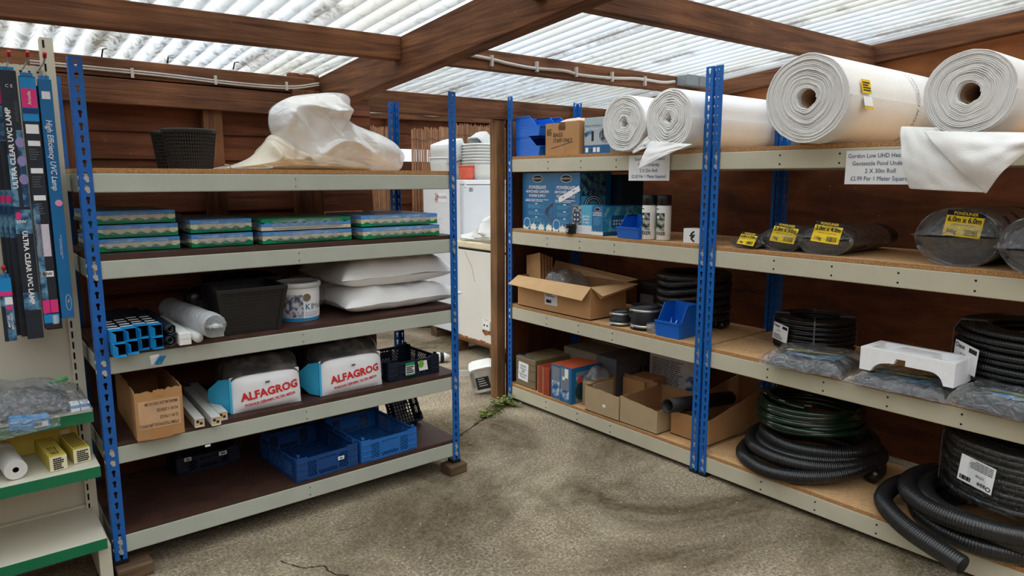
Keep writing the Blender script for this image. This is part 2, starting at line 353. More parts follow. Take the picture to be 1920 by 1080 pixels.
# ---------------------------------------------------------------- walls and timbers
def boards(name, x0, x1, y, z0, z1, m, bh=.118, th=.02):
    b = MB(); z = z0
    while z < z1-.01:
        zz = min(z+bh-.004, z1); b.hexa([(x0, y, z), (x1, y, z), (x1, y+th, z), (x0, y+th, z), (x0, y+.012, zz+.018), (x1, y+.012, zz+.018), (x1, y+th+.012, zz+.018), (x0, y+th+.012, zz+.018)], m); z += bh
    return struct(b.build(name))
boards('wall_left', -1.0, 1.50, 3.455, 0.02, 1.93, M_board)
b = MB(); b.box(1.36, 1.517, 3.45, 3.475, 1.80, 1.985, M_board); b.box(1.593, 1.80, 3.47, 3.49, 1.83, 1.985, M_board); struct(b.build('wall_left_top'))
boards('wall_left_end', 1.50, 1.79, 3.43, 1.30, 1.83, M_board, .165)
b = MB(); b.box(1.50, 1.79, 3.47, 3.49, .02, 1.0, M_board); struct(b.build('wall_left_low'))
b = MB(); b.hexa([(3.80, -.7, 0), (3.83, -.7, 0), (3.83, 3.65, 0), (3.80, 3.65, 0), (3.80, -.7, roof_z(-.7)-.005), (3.83, -.7, roof_z(-.7)-.005), (3.83, 3.65, roof_z(3.65)-.005), (3.80, 3.65, roof_z(3.65)-.005)], M_ply); struct(b.build('wall_right'))
b = MB(); b.box(2.84, 3.80, 3.585, 3.605, 0, 1.87, wood('dark_ply', (74, 40, 22), (108, 62, 36), 2, 7)); struct(b.build('wall_far'))
M_plylit = wood('lit_plywood_sheet', (140, 82, 46), (190, 124, 76), 1, 7)  # wall plywood again, the light under the roof put into its paler colour
b = MB(); b.hexa([(3.788, -.7, 1.60), (3.80, -.7, 1.60), (3.80, 3.58, 1.60), (3.788, 3.58, 1.60), (3.788, -.7, roof_z(-.7)-.01), (3.80, -.7, roof_z(-.7)-.01), (3.80, 3.58, roof_z(3.58)-.01), (3.788, 3.58, roof_z(3.58)-.01)], M_plylit); struct(b.build('wall_right_lit_top'))
b = MB(); b.box(2.84, 3.788, 3.572, 3.585, 1.60, 1.84, M_plylit); struct(b.build('wall_far_lit_top'))  # top of the far panel, brighter light painted in the same way
b = MB(); b.box(-1.42, -1.40, -.7, 3.5, 0, 2.0, M_ply); struct(b.build('light_blocker_side'))  # unseen wall, added to keep side light off the right hand shelves
b = MB(); b.box(-4.0, 6.0, -3.2, -3.1, 0, 2.5, M_board); struct(b.build('light_blocker_front'))  # added out of view to cut low sky light through the open front
trim_n = [0]
def beam(p0, p1, w, h, m, bev=.003):
    """timber from p0 to p1 (bottom centre line)"""
    trim_n[0] += 1; b = MB(); a, c = V(p0), V(p1); d = (c-a).normalized()
    if abs(d.z) > .9: s, q = V((w/2, 0, 0)), V((0, h/2, 0)); b.hexa([a-s-q, a+s-q, a+s+q, a-s+q, c-s-q, c+s-q, c+s+q, c-s+q], m)
    else:
        s = d.cross(NZ).normalized()*(w/2); q = V((0, 0, h)); b.hexa([a-s, a+s, c+s, c-s, a-s+q, a+s+q, c+s+q, c-s+q], m)
    return struct(b.build('trim_%d' % trim_n[0], bev=bev))
beam((1.555, 3.46, roof_z(3.46)-.162), (1.555, -.6, roof_z(-.6)-.162), .076, .160, M_timber_y)                 # rafter
beam((-1.2, 2.65, 1.925), (1.516, 2.65, 1.955), .06, .092, M_timber_x)                                          # joist, left bay
beam((1.594, 2.65, 1.958), (3.78, 2.65, 1.962), .05, .086, M_timber_x)                                          # joist carrying the conduit
beam((1.594, 1.74, 2.018), (3.78, 1.74, 2.028), .055, .104, M_timber_x)                                         # joist over the rolls
beam((1.594, .80, 2.106), (3.78, .80, 2.112), .055, .100, M_timber_x)
beam((-1.2, 1.74, 2.02), (1.516, 1.74, 2.025), .06, .1, M_timber_x)
beam((1.594, 3.60, 1.838), (3.80, 3.60, 1.843), .07, .118, M_timber_x)                                          # end beam
beam((3.765, 3.55, 1.885), (3.765, -.6, 2.258), .06, .105, M_timber_y)                                          # plate on the right wall
beam((-1.0, 3.435, 1.905), (1.48, 3.435, 1.885), .04, .075, M_timber_x)                                         # plates on the left wall
beam((-1.0, 3.43, 1.845), (1.36, 3.43, 1.822), .05, .056, M_timber_x)
beam((-1.0, 3.40, 1.79), (1.355, 3.40, 1.772), .06, .054, M_timber_x)
beam((.975, 3.42, 0.0), (.975, 3.42, 1.778), .085, .05, M_timber_z)                                             # studs
beam((.40, 3.42, 0.0), (.40, 3.42, 1.79), .05, .05, M_timber_z)
beam((1.425, 3.425, 0.0), (1.425, 3.425, 1.90), .14, .05, M_timber_z)
beam((1.78, 3.52, 0.0), (1.78, 3.52, 1.84), .06, .09, M_timber_z)
beam((2.782, 3.615, 0.0), (2.782, 3.615, 1.838), .07, .07, M_plain_post)                                        # post at the opening

# nails left in the top plate
b = MB()
for x in (.55, .80, 1.08): b.tube([(x, 3.40, 1.965), (x+.004, 3.385, 1.995), (x+.02, 3.375, 1.998)], .003, M_ink, 6)
struct(b.build('trim_nails'))
t = thing('wall_cable', 'pair of thin pale cables clipped along the top plate of the left wall', 'cable', (.4, 3.41, 1.92))
for dz in (0, -.010):
    b = MB(); b.tube(bez([(-.1, -.003, .006+dz), (.35, -.005, .0+dz), (.7, -.006, -.012+dz), (.95, -.005, -.008+dz), (1.1, .0, .02+dz)], 8), .0042, M_cable, 6); b.build('cable_run', t)
b = MB()
b.box(-.006, .006, -.011, -.001, -.028, .012, M_cable); piece(b, 'cable_clip', t, ((.26, 0, 0), (.60, 0, 0), (.93, 0, 0)))
t = thing('conduit', 'wavy grey conduit clipped along the roof joist above the white rolls', 'conduit', (1.93, 2.617, 2.0))
b = MB(); b.tube(bez([(-.3, 0, .012), (0, 0, .006), (.15, 0, -.006), (.3, 0, -.012), (.5, 0, -.006), (.62, 0, -.016), (.85, 0, -.010), (1.05, 0, .004), (1.25, 0, .002), (1.36, 0, .015)], 6), .008, M_cable, 8); b.build('pipe', t)
for x in (.05, .32, .58, .84, 1.10): b = MB(); b.box(x-.006, x+.006, -.011, .006, -.028, .02, M_cable); b.build('clip', t)
t = thing('junction_box', 'grey junction box where the conduit ends above the rolls', 'junction box', (3.42, 2.62, 1.995))
M_jb = mat('grey_junction_box', (120, 126, 128), .5, var=.06)
b = MB(); b.box(-.11, .11, -.07, 0, 0, .055, M_jb); b.build('housing', t, bev=.004)
b = MB(); b.box(0, .108, -.075, -.07, -.002, .057, M_jb); piece(b, 'cover', t, ((-.112, 0, 0), (.004, 0, 0)), bev=.003)
# ---------------------------------------------------------------- boltless shelving
def keyhole_strip(b, o, r, u, w, z0, z1, pitch=.0408, inv=False):
    """a perforated steel strip: real keyhole slots punched every pitch"""
    o, r, u = V(o), V(r), V(u); n = int((z1-z0)/pitch); p = (z1-z0)/n
    kh = []                                                     # keyhole outline, counter-clockwise
    for a in (-58, -15, 30, 70, 110, 150, 195, 238): kh.append((.0070*cos(radians(a)), .006+.0070*sin(radians(a))))
    kh += [(-.0034, -.011), (-.0015, -.0132), (.0018, -.0132), (.0038, -.011)]
    import math as _m
    for i in range(n):
        c = z0+(i+.5)*p; vs = []; k = len(kh)
        for x, z in kh:
            s = max(abs(x)/(w/2), abs(z)/(p/2)); vs.append((x/s, z/s))
        corners = [(w/2, p/2), (-w/2, p/2), (-w/2, -p/2), (w/2, -p/2)]
        for cx, cz in corners:                                  # snap the nearest ray to each rectangle corner
            j = min(range(k), key=lambda q: abs(_m.atan2(vs[q][1], vs[q][0])-_m.atan2(cz, cx))); vs[j] = (cx, cz)
        P = [o+r*(w/2+x)+u*(c+z) for x, z in kh]+[o+r*(w/2+x)+u*(c+z) for x, z in vs]
        b.add(P, [(j, k+j, k+(j+1) % k, (j+1) % k) for j in range(k)], M_blue)
def upright(parent, cx, cy, sx, sy, z0, z1, w=.040):
    b = MB(); keyhole_strip(b, (cx, cy, 0), V((sx, 0, 0)), NZ, w, z0, z1); keyhole_strip(b, (cx, cy, 0), V((0, sy, 0)), NZ, w, z0, z1)
    o = b.build('upright', parent, solid=.0022)
    b = MB(); b.box(min(cx, cx+sx*w)-.003, max(cx, cx+sx*w)+.003, min(cy, cy+sy*w)-.003, max(cy, cy+sy*w)+.003, z0-.004, z0+.012, M_black); b.build('foot', o)
    return o
def rack(label, loc, rz, Wd, D, z0, z1, beams, beam_h, mbeam, boards_, screws, group=None):
    t = thing('shelving_unit', label, 'shelving', loc, rz, group)
    for cx, sx in ((0, 1), (Wd, -1)):
        for cy, sy in ((0, 1), (D, -1)): upright(t, cx, cy, sx, sy, z0, z1)
    for k, zt in enumerate(beams):
        h = beam_h[k] if isinstance(beam_h, (list, tuple)) else beam_h
        b = MB(); b.box(.004, Wd-.004, .004, .030, zt-h, zt, mbeam); fb = b.build('beam', t, bev=.004)
        b = MB(); b.disc((0, .0038, 0), NX, NZ, .0042, M_ink if rz else M_zinc, 10, .0006); b.disc((0, .0034, 0), NX, NZ, .0022, M_ink, 8, .0004)
        piece(b, 'screw', fb, [(x, 0, zt-h*q) for x in screws for q in (.28, .75)])
        b = MB(); b.disc((0, -.0012, 0), NX, NZ, .0082, M_zinc, 12, .0016); b.disc((.003, -.0012, -.009), NX, NZ, .006, M_zinc, 10, .0014)
        piece(b, 'rivet', fb, [(x, 0, zt-h*q) for x in (.020, Wd-.020) for q in (.25, .80)])
        b = MB(); b.box(.004, Wd-.004, D-.030, D-.004, zt-h, zt, mbeam); b.build('beam', t, bev=.004)
        for x in (.004, Wd-.030):
            b = MB(); b.box(x, x+.026, .030, D-.030, zt-h, zt, mbeam); sb = b.build('side_beam', t, bev=.004)
            b = MB(); b.disc((-.0012, 0, 0), -NY, NZ, .0075, M_zinc, 12, .0016); piece(b, 'rivet', sb, [(0 if x < .01 else Wd+.001, y, zt-h*q) for y in (.020, D-.020) for q in (.25, .80)])
        top, edge = boards_[k]
        b = MB(); zt2 = zt+.0175
        b.box(.006, Wd-.006, .007, D-.007, zt+.0005, zt2, top); b.box(.006, Wd-.006, .0052, .007, zt+.0005, zt2-.0006, edge); b.build('shelf_board', t)
    return t
ZL = [1.4863, 1.1826, .8369, .5003, .1571]; ZR = [1.5893, 1.133, .640, .103]
LX, LY, LW, LD = .3515, 2.7813, 1.5411, .571
rack('blue and grey shelving unit on timber blocks holding foam packs and white sacks', (LX, LY, 0), 0, LW, LD, .055, 1.8685, ZL, [.067, .066, .064, .066, .070], M_beamL,
     [(M_chip, M_chipedge)]+[(M_fibre, M_fibre)]*4, (LW*.49,))
RX, RYF, RYM, RD = 2.8015, 3.5332, 1.993, .61
rack('far blue and stone shelving unit holding blue boxes, open cartons and bins', (RX, RYF, 0), -pi/2, RYF-RYM-.014, RD, .004, 1.98, ZR, .079, M_beamR, [(M_chip, M_chipedge)]*4, (.38, .66, .93), 'pair of shelving units along the right wall')
rack('near blue and stone shelving unit holding pond liner rolls and black hose coils', (RX, RYM, 0), -pi/2, RYF-RYM, RD, .004, 1.98, ZR, .079, M_beamR, [(M_chip, M_chipedge)]*4, (.34, .60, .86, 1.12), 'pair of shelving units along the right wall')
# packing blocks under the left unit
M_blk = wood('weathered_offcut', (70, 54, 40), (128, 106, 82), 0, 20)
for (x, y, s, lab) in ((LX+.055, LY-.0, .12, 'timber offcut packed under the near left foot of the left shelving unit'), (LX+LW-.03, LY+.01, .105, 'timber offcut packed under the front right foot of the left shelving unit'),
                  (LX+.03, LY+LD-.02, .1, 'timber offcut under the back left foot of the left shelving unit'), (LX+LW-.03, LY+LD-.02, .1, 'timber offcut under the back right foot of the left shelving unit')):
    b = MB(); b.box(-s/2, s/2, -s*.42, s*.42, 0, .05, M_blk); o = b.build('timber_block', bev=.004); o.location = (x, y, 0); o.rotation_euler = (0, 0, random.uniform(-.12, .12)); tag(o, lab, 'timber block', 'timber blocks under the left shelving')

# ---------------------------------------------------------------- shop display stand at the left edge
M_shop = mat('cream_powder_coat', (206, 202, 184), .5, var=.05, scale=5)
M_shopgreen = mat('green_ticket_strip', (18, 112, 74), .35, var=.06)
def peg_mat():
    m = bpy.data.materials.new('perforated_back_panel'); m.use_nodes = True; t = m.node_tree; N = t.nodes; L = t.links; b = N['Principled BSDF']; b.inputs['Roughness'].default_value = .55
    tc = N.new('ShaderNodeTexCoord'); sp = N.new('ShaderNodeSeparateXYZ'); L.new(tc.outputs['Object'], sp.inputs[0])
    def ma(op, a, c=None):
        q = N.new('ShaderNodeMath'); q.operation = op
        for i, x in enumerate((a, c)):
            if x is None: continue
            if isinstance(x, (int, float)): q.inputs[i].default_value = x
            else: L.new(x, q.inputs[i])
        return q.outputs[0]
    def cell(s): return ma('POWER', ma('SUBTRACT', ma('FRACT', ma('MULTIPLY', s, 1/.025)), .5), 2)
    d = ma('ADD', cell(sp.outputs['X']), cell(sp.outputs['Z'])); hole = ma('LESS_THAN', d, .028); hole = ma('MULTIPLY', hole, ma('GREATER_THAN', sp.outputs['Z'], .98))
    mx = N.new('ShaderNodeMix'); mx.data_type = 'RGBA'; mx.inputs[6].default_value = lin((202, 197, 178))+(1,); mx.inputs[7].default_value = lin((30, 27, 22))+(1,); L.new(hole, mx.inputs[0]); L.new(mx.outputs[2], b.inputs['Base Color']); return m
g = thing('display_stand', 'cream shop display stand with perforated back panel and green edged shelves', 'display stand', (0, 0, 0))
b = MB(); b.box(-.72, .30, 3.03, 3.045, .05, 1.86, peg_mat()); b.build('back_panel', g)
b = MB(); b.box(.300, .338, 3.0, 3.06, .03, 1.955, M_shop)
for k in range(46):
    z = .12+k*.04; b.box(.306, .312, 2.9988, 3.0002, z, z+.026, M_dark); b.box(.3379, .3386, 3.012, 3.02, z, z+.026, M_dark)
b.build('upright', g)
for z, y0, th in ((.664, 2.75, .0), (.478, 2.70, 0), (.208, 2.70, 0)):
    b = MB(); b.box(-.72, .322, y0, 3.028, z-.012, z, M_shop); b.box(-.72, .322, y0, y0+.014, z-.042, z-.012, M_shop); b.box(.31, .322, y0+.014, 3.0, z-.042, z-.012, M_shop); b.box(-.72, .322, 3.012, 3.028, z, z+.01, M_shop)
    o = b.build('shelf', g, bev=.002); b = MB(); b.box(-.72, .321, y0-.004, y0-.0005, z-.040, z-.002, M_shopgreen); b.build('ticket_strip', o)
b = MB(); b.box(.296, .336, 2.74, 3.0, .03, .16, M_shop)
for k in range(3): b.box(.3355, .337, 2.745, 2.755, .05+.035*k, .07+.035*k, M_dark)
b.box(.29, .34, 2.735, 2.80, 0, .03, M_black); b.build('foot', g)
M_hook = mat('chrome_hook', (190, 190, 190), .3, .9); M_redtip = mat('red_plastic_tip', (190, 36, 34), .4)
for (x, z) in ((.195, 1.842), (.245, 1.846), (.292, 1.848), (-.02, 1.842), (.118, 1.155)):
    o = MB().tube([(x, 3.028, z), (x, 2.86, z+.004), (x, 2.825, z+.022)], .003, M_hook, 8).build('hook', g); MB().tube([(x, 2.833, z+.016), (x, 2.817, z+.028)], .006, M_redtip, 8).build('tip', o)
# ---------------------------------------------------------------- shape makers shared by the goods (local frame: front at y=0, x centred, z up)
def pillow(w, d, h, m, nu=26, nv=22, p=4.0, wr=.006, f=9.0, seed=0, flat=.25, ears=.0, fn=None, mb=None, c=(0, 0, 0)):
    """stuffed or wrapped shape: full in the middle, pinched at the rim, wrinkled towards it"""
    b = mb or MB()
    def prof(u, v): return max(0.0, (1-abs(u)**p)*(1-abs(v)**p))**.5
    def top(sgn):
        def g(a, q):
            u, v = 2*a-1, 2*q-1; e = prof(u, v); k = 1+ears*(abs(u*v)**3)-.045*(1-abs(u*v))*0
            x, y = u*w/2*k, v*d/2*k; z = (h*(1-flat) if sgn > 0 else -h*flat)*e
            n = nz3((x, y, seed*1.7), f, seed)+.5*nz3((x, y, seed), f*2.3, seed+3); z += n*wr*(.35+e)*(1 if sgn > 0 else .2)
            if fn: x, y, z = fn(x, y, z)
            return (c[0]+x, c[1]+y+d/2, c[2]+max(z+h*flat, .0))
        return g
    b.grid(top(1), nu, nv, m); t = top(-1); b.grid(lambda a, q: t(1-a, q), nu, nv, m); return b
def open_box(w, d, h, m, mi, th=.004, ragged=0.0, seed=0, cut=None):
    """carton without a lid: four walls and a floor, rims torn when ragged"""
    b = MB(); rd = random.Random(seed)
    b.box(-w/2, w/2, 0, d, 0, th, mi)
    for (x0, y0, x1, y1, nx, ny, k) in ((-w/2, 0, w/2, 0, 0, 1, 0), (w/2, 0, w/2, d, -1, 0, 1), (w/2, d, -w/2, d, 0, -1, 2), (-w/2, d, -w/2, 0, 1, 0, 3)):
        n = 14; hh = [h*(1 if not cut else cut[k][0]+(cut[k][1]-cut[k][0])*i/n)+rd.uniform(-1, 1)*ragged*(0 if i in (0, n) else 1) for i in range(n+1)]
        for i in range(n):
            a = V((x0+(x1-x0)*i/n, y0+(y1-y0)*i/n, 0)); c = V((x0+(x1-x0)*(i+1)/n, y0+(y1-y0)*(i+1)/n, 0)); q = V((nx, ny, 0))*th
            o = len(b.v); P = [a, c, c+q, a+q]; T = [V((a.x, a.y, hh[i])), V((c.x, c.y, hh[i+1])), V((c.x+q.x, c.y+q.y, hh[i+1])), V((a.x+q.x, a.y+q.y, hh[i]))]
            b.add(P+T, [(0, 1, 5, 4)], m); b.add(P+T, [(2, 3, 7, 6), (4, 5, 6, 7)], mi)
    return b
def taper_walls(w0, d0, w1, d1, h, nx, ny, nz, t, m, z0=0):
    """slotted basket walls: upright bars and rings between a small bottom and a wider top"""
    b = MB()
    def P(k, s, z):
        f = (z-z0)/(h-z0) if h > z0 else 0; w, d = w0+(w1-w0)*f, d0+(d1-d0)*f; dd = (d1-d0)/2*(1-f)+0
        y0 = (d1-d)/2
        return [V((-w/2+w*s, y0, z)), V((w/2, y0+d*s, z)), V((w/2-w*s, y0+d, z)), V((-w/2, y0+d-d*s, z))][k]
    for k in range(4):
        n = (nx, ny, nx, ny)[k]
        for i in range(n+1): b.bar(P(k, i/n, z0), P(k, i/n, h), t, m, t*.6)
        for j in range(nz+1): z = z0+(h-z0)*j/nz; b.bar(P(k, 0, z), P(k, 1, z), t*.7, m, t)
    return b
def crate(name, label, w, d, h, m, loc, rz=0, rot=None, group=None):
    """ventilated fruit crate: lattice sides, solid rim rail, corner posts with stacking lugs, slatted floor"""
    t = thing(name, label, 'crate', loc, rz, group, rot)
    b = MB()
    for i in range(int(w/.018)+1): x = -w/2+i*.018; b.box(x, x+.006, 0, d, .004, .009, m)
    for i in range(int(d/.018)+1): y = i*.018; b.box(-w/2, w/2, y-.003, y+.003, .002, .007, m)
    b.build('base', t)
    hs = h*.86
    for k, (a, c) in enumerate((((-w/2, 0), (w/2, 0)), ((w/2, 0), (w/2, d)), ((w/2, d), (-w/2, d)), ((-w/2, d), (-w/2, 0)))):
        a, c = V((a[0], a[1], 0)), V((c[0], c[1], 0)); L = (c-a).length; e = (c-a)/L; n = NZ.cross(e); b = MB(); st = .017
        z0, z1 = .012, hs-.012
        i = -int((z1-z0)/st)-1
        while i*st < L:
            for sg in (1, -1):
                s0, s1 = (i*st, i*st+(z1-z0)); q0, q1 = max(s0, 0), min(s1, L)
                if q1 > q0:
                    za, zb = z0+(q0-s0), z0+(q1-s0)
                    if sg < 0: za, zb = z1-(za-z0), z1-(zb-z0)
                    b.bar(a+e*q0+NZ*za, a+e*q1+NZ*zb, .0035, m, .003)
            i += 1
        for z, th in ((.006, .012), (hs-.006, .014)): b.hexa([a-n*.002+NZ*(z-th/2), c-n*.002+NZ*(z-th/2), c+n*.006+NZ*(z-th/2), a+n*.006+NZ*(z-th/2), a-n*.002+NZ*(z+th/2), c-n*.002+NZ*(z+th/2), c+n*.006+NZ*(z+th/2), a+n*.006+NZ*(z+th/2)], m)
        for s in (.33, .67): q = a+e*L*s; b.bar(q, q+NZ*hs, .012, m, .005)
        if k in (0, 2): q = a+e*L*.5; b.hexa([q-e*.045-n*.003+NZ*.03, q+e*.045-n*.003+NZ*.03, q+e*.045+n*.002+NZ*.03, q-e*.045+n*.002+NZ*.03, q-e*.045-n*.003+NZ*(hs-.02), q+e*.045-n*.003+NZ*(hs-.02), q+e*.045+n*.002+NZ*(hs-.02), q-e*.045+n*.002+NZ*(hs-.02)], m)
        b.build('side_wall', t)
    for x, y in ((-w/2, 0), (w/2, 0), (w/2, d), (-w/2, d)):
        sx, sy = (1 if x < 0 else -1), (1 if y == 0 else -1); b = MB()
        b.box(min(x, x+sx*.05), max(x, x+sx*.05), y-.003, y+.003, 0, h*.94, m); b.box(x-.003, x+.003, min(y, y+sy*.04), max(y, y+sy*.04), 0, h*.94, m)
        for q in (.25, .5, .75): b.box(min(x, x+sx*.05), max(x, x+sx*.05), y-.006, y+.006, h*q-.003, h*q+.003, m)
        b.box(x+sx*.014-.006, x+sx*.014+.006, y+sy*.012-.006, y+sy*.012+.006, h*.94, h*1.06, m); b.build('corner_post', t, bev=.001)
    return t
def film_box(x0, x1, y0, y1, z0, z1, m, seed=0, wr=.006, n=12, mb=None, tails=0):
    """loose clear wrap round a block, crumpled, with gathered ends"""
    b = mb or MB(); c = V(((x0+x1)/2, (y0+y1)/2, (z0+z1)/2)); s = V(((x1-x0)/2, (y1-y0)/2, (z1-z0)/2))
    def fn(a, q):
        w = 2*pi*a; k = 2*q-1; e = (1-abs(k)**7)**.4 if abs(k) < 1 else 0
        cy, cz = cos(w), sin(w); r = 1/(abs(cy)**6+abs(cz)**6)**(1/6); p = V((c.x+s.x*k*1.04, c.y+s.y*cy*r*max(e, .25), c.z+s.z*cz*r*max(e, .12)))
        nn = nz3(p, 20, seed)+.6*nz3(p, 45, seed+2); out = V((0, cy, cz)); p += out*(nn*wr*(1.6 if abs(k) > .8 else 1)); p.z = max(p.z, z0); return p
    b.grid(fn, n*4, n*2, m, wrapu=True); return b

# ---------------------------------------------------------------- top shelf of the left unit
z = ZL[0]+.018
M_pot = mat('black_mesh_pot', (26, 26, 27), .5, var=.2)
def round_pot(label, loc):
    t = thing('planting_basket', label, 'plant basket', loc, 0, 'round mesh baskets on the top shelf'); R0, R1, H = .078, .096, .158
    b = MB(); n = 60
    for i in range(n): w = 2*pi*i/n; b.bar((R0*cos(w), R0*sin(w), .004), (R1*cos(w), R1*sin(w), H-.01), .0062, M_pot, .003)
    for j in range(11): f = j/10; r = R0+(R1-R0)*f; b.tube([(r*cos(2*pi*k/40), r*sin(2*pi*k/40), .006+f*(H-.02)) for k in range(40)], .0026, M_pot, 5, closed=True)
    b.lathe([(.0785, 0.004), (R0+.0128*.62+.001, .10*.62), (R0+.0128*.62-.001, .10*.62), (.0765, .006)], M_pot, 40) if 0 else None
    b.build('basket_wall', t)
    MB().lathe([(R0, 0), (R0, .005), (.0, .005)], M_pot, 40).build('base', t)
    MB().lathe([(R1-.004, H-.016), (R1+.007, H-.012), (R1+.007, H), (R1+.001, H), (R1-.003, H-.004)], M_pot, 48).build('rim', t); return t
round_pot('round black mesh planting basket standing in front on the top shelf', (.775, 3.03, z))
round_pot('round black mesh planting basket partly hidden behind the front one', (.778, 3.236, z))

M_poly = film('milky_polythene', (250, 250, 248), .52, 5, .32)
M_polydusty = mat('dusty_cream_polythene', (226, 216, 196), .45, var=.06, scale=6, trans=.2, bump=.12, bscale=14)
def inflate(outline, depth, seed, m, mb=None, c=None, amp=.02, ns=14, yc=0, fold=8.0, flat=True):
    """crumpled sheet heap from its front outline (x, z): swells to a depth, folded by ridged noise"""
    P = bez([(x, 0, z_) for x, z_ in outline+[outline[0]]], 6)[:-1]; n = len(P); zc = min(p.z for p in P)
    c = V((c[0], 0, c[1])) if c else sum(P, V())/n; b = mb or MB()
    for sg in (-1, 1):
        def fn(a, q):
            p = P[int(round(a*n)) % n]; s = 1-q; pos = c+(p-c)*s; y = depth*(1-s**2.6)**.5
            rid = 1-abs(2.6*nz3((pos.x*.8+pos.z*.5, sg*.7+seed, pos.z*.8-pos.x*.3), fold*.62, seed)); r2 = nz3((pos.x*1.6, seed, pos.z), fold*1.3, seed+5)
            k = 4*s*(1-s)*.6+.4; y += amp*(max(rid, -.4)**3*1.6-.4)*k*1.5+amp*.9*r2*k+amp*.5*(max(1-abs(3*nz3((pos.x+pos.z*.8, sg+seed, (pos.z-pos.x*.5)*.35), fold*1.3, seed+11)), -.2)**3)*k; pos = pos+V((r2, 0, rid-.5))*amp*.25*k
            return (pos.x, yc+sg*max(y, .001), max(pos.z, zc))
        b.grid(fn if sg > 0 else (lambda a, q: fn(1-a, q)), n, ns, m, wrapu=True)
    return b
b = MB(); t = thing('polythene_sheet', 'large crumpled white polythene sheet heaped on the top shelf', 'plastic sheet', (1.30, 3.10, z))
o1 = [(-.10, .0), (-.12, .06), (-.15, .13), (-.175, .20), (-.16, .27), (-.09, .315), (-.02, .335), (.06, .348), (.125, .357), (.192, .352), (.175, .30), (.165, .262), (.20, .225), (.27, .20), (.35, .175), (.43, .135), (.492, .085), (.488, .045), (.44, .0), (.2, .0)]
inflate(o1, .15, 3, M_poly, b, (.08, .14), amp=.022, ns=22, fold=8)
b.build('sheet', t, sub=1)
b = MB(); inflate([(-.44, .0), (-.36, .015), (-.26, .06), (-.20, .12), (-.17, .155), (-.12, .14), (-.06, .09), (.05, .07), (.2, .05), (.3, .0), (-.1, 0)], .13, 8, M_polydusty, b, (-.12, .05), amp=.02, ns=16, fold=12); b.build('dusty_fold', t, sub=1)
M_wire = mat('bent_steel_wire', (170, 168, 160), .4, .7)
for i, (x, y, lab) in enumerate(((.87, 2.815, 'bent wire hook at the shelf edge, its curled end to the left'), (.93, 2.825, 'thin bent wire rod lying beside the polythene sheet'))):
    o = MB().tube(bez([(-.03, 0, .016), (-.012, 0, .014), (0, .01, .004), (.06, .02, .004), (.12, .06, .006)] if i == 0 else [(-.04, .03, .004), (.02, .01, .004), (.07, 0, .005), (.10, -.002, .008), (.075, .03, .016)], 6), .0022, M_wire, 6).build('wire_hook'); o.location = (x, y, z); tag(o, lab, 'wire hook', 'bent wires on the top shelf')

# ---------------------------------------------------------------- second shelf: filter foam packs, three foams in a clear bag
z = ZL[1]+.018
M_fb = mat('blue_foam', (84, 150, 216), .9, var=.12, scale=60, bump=.3, bscale=300)
M_fc = mat('cream_foam', (214, 206, 176), .9, var=.1, scale=60, bump=.3, bscale=300)
M_fg = mat('green_foam', (8, 138, 88), .9, var=.14, scale=60, bump=.3, bscale=300)
def foam_sheet(w, d, z0, z1, m, wave):
    """filter foam with an egg-box profile on its upper or lower face"""
    b = MB(); n = 40
    for sgn in (1, -1):
        def fn(u, v):
            x, y = -w/2+w*u, d*v; q = .0045*sin(2*pi*x/.045)*(1 if abs(v-.5) < .7 else 1)
            zz = z1+(q if wave > 0 else 0) if sgn > 0 else z0+(q if wave < 0 else 0); return (x, y, zz)
        b.grid(fn if sgn > 0 else (lambda u, v: fn(1-u, v)), n, 6, m)
    for y in (0, d):
        T = [(-w/2+w*i/n, y, z1+(.0045*sin(2*pi*(-w/2+w*i/n)/.045) if wave > 0 else 0)) for i in range(n+1)]; B = [(-w/2+w*i/n, y, z0+(.0045*sin(2*pi*(-w/2+w*i/n)/.045) if wave < 0 else 0)) for i in range(n+1)]
        b.add(B+T, [((i, i+1, n+2+i, n+1+i) if y == 0 else (i+1, i, n+1+i, n+2+i)) for i in range(n)], m)
    for x in (-w/2, w/2): b.add([(x, 0, z0), (x, d, z0), (x, d, z1), (x, 0, z1)], [(0, 1, 2, 3)], m)
    return b
def foam_pack(label, xl, xr, y, zz, d, h, order='gcb', seed=0, rz=0):
    w = xr-xl; t = thing('foam_pack', label, 'filter foam', ((xl+xr)/2, y, zz), rz, 'bagged filter foams on the second shelf'); k = h/3
    MM = dict(b=(M_fb, 'blue foam'), c=(M_fc, 'cream foam'), g=(M_fg, 'green foam'))
    for i, q in enumerate(order):
        m, lb = MM[q]; wv = {0: 1, 1: -1, 2: 0}[i] if order[0] == 'g' else {0: 0, 1: 1, 2: 0}[i]
        o = foam_sheet(w-.022, d-.02, .003+k*i*.96, .003+k*i*.96+k*.9, m, wv).build('foam_sheet', t); o.location = (0, .01, 0); o['label'] = lb
    b = film_box(-w/2+.002, w/2-.002, .0, d, .0005, h+.004, M_filmcrisp, seed, .004, 12)
    for sx in (-1, 1):
        b.grid(lambda u, v: (sx*(w/2-.006+.026*u+.006*nz3((u*4, v*6, seed), 2)), .01+d*.5*v, h*(.45+.35*(1-u)*sin(5*v+seed)+.5*u*nz3((u*3, v*8, seed), 2))), 6, 14, M_filmcrisp)
    b.build('clear_bag', t)
    return t
hh = .0505
for i in range(3): foam_pack(('bottom', 'middle', 'topmost')[i]+' of three bagged blue, cream and green foams behind the near left post', .385, .690-.004*i, 2.88+.004*i, z+hh*i, .42, hh-.002, seed=i, rz=(.01, -.015, .02)[i])
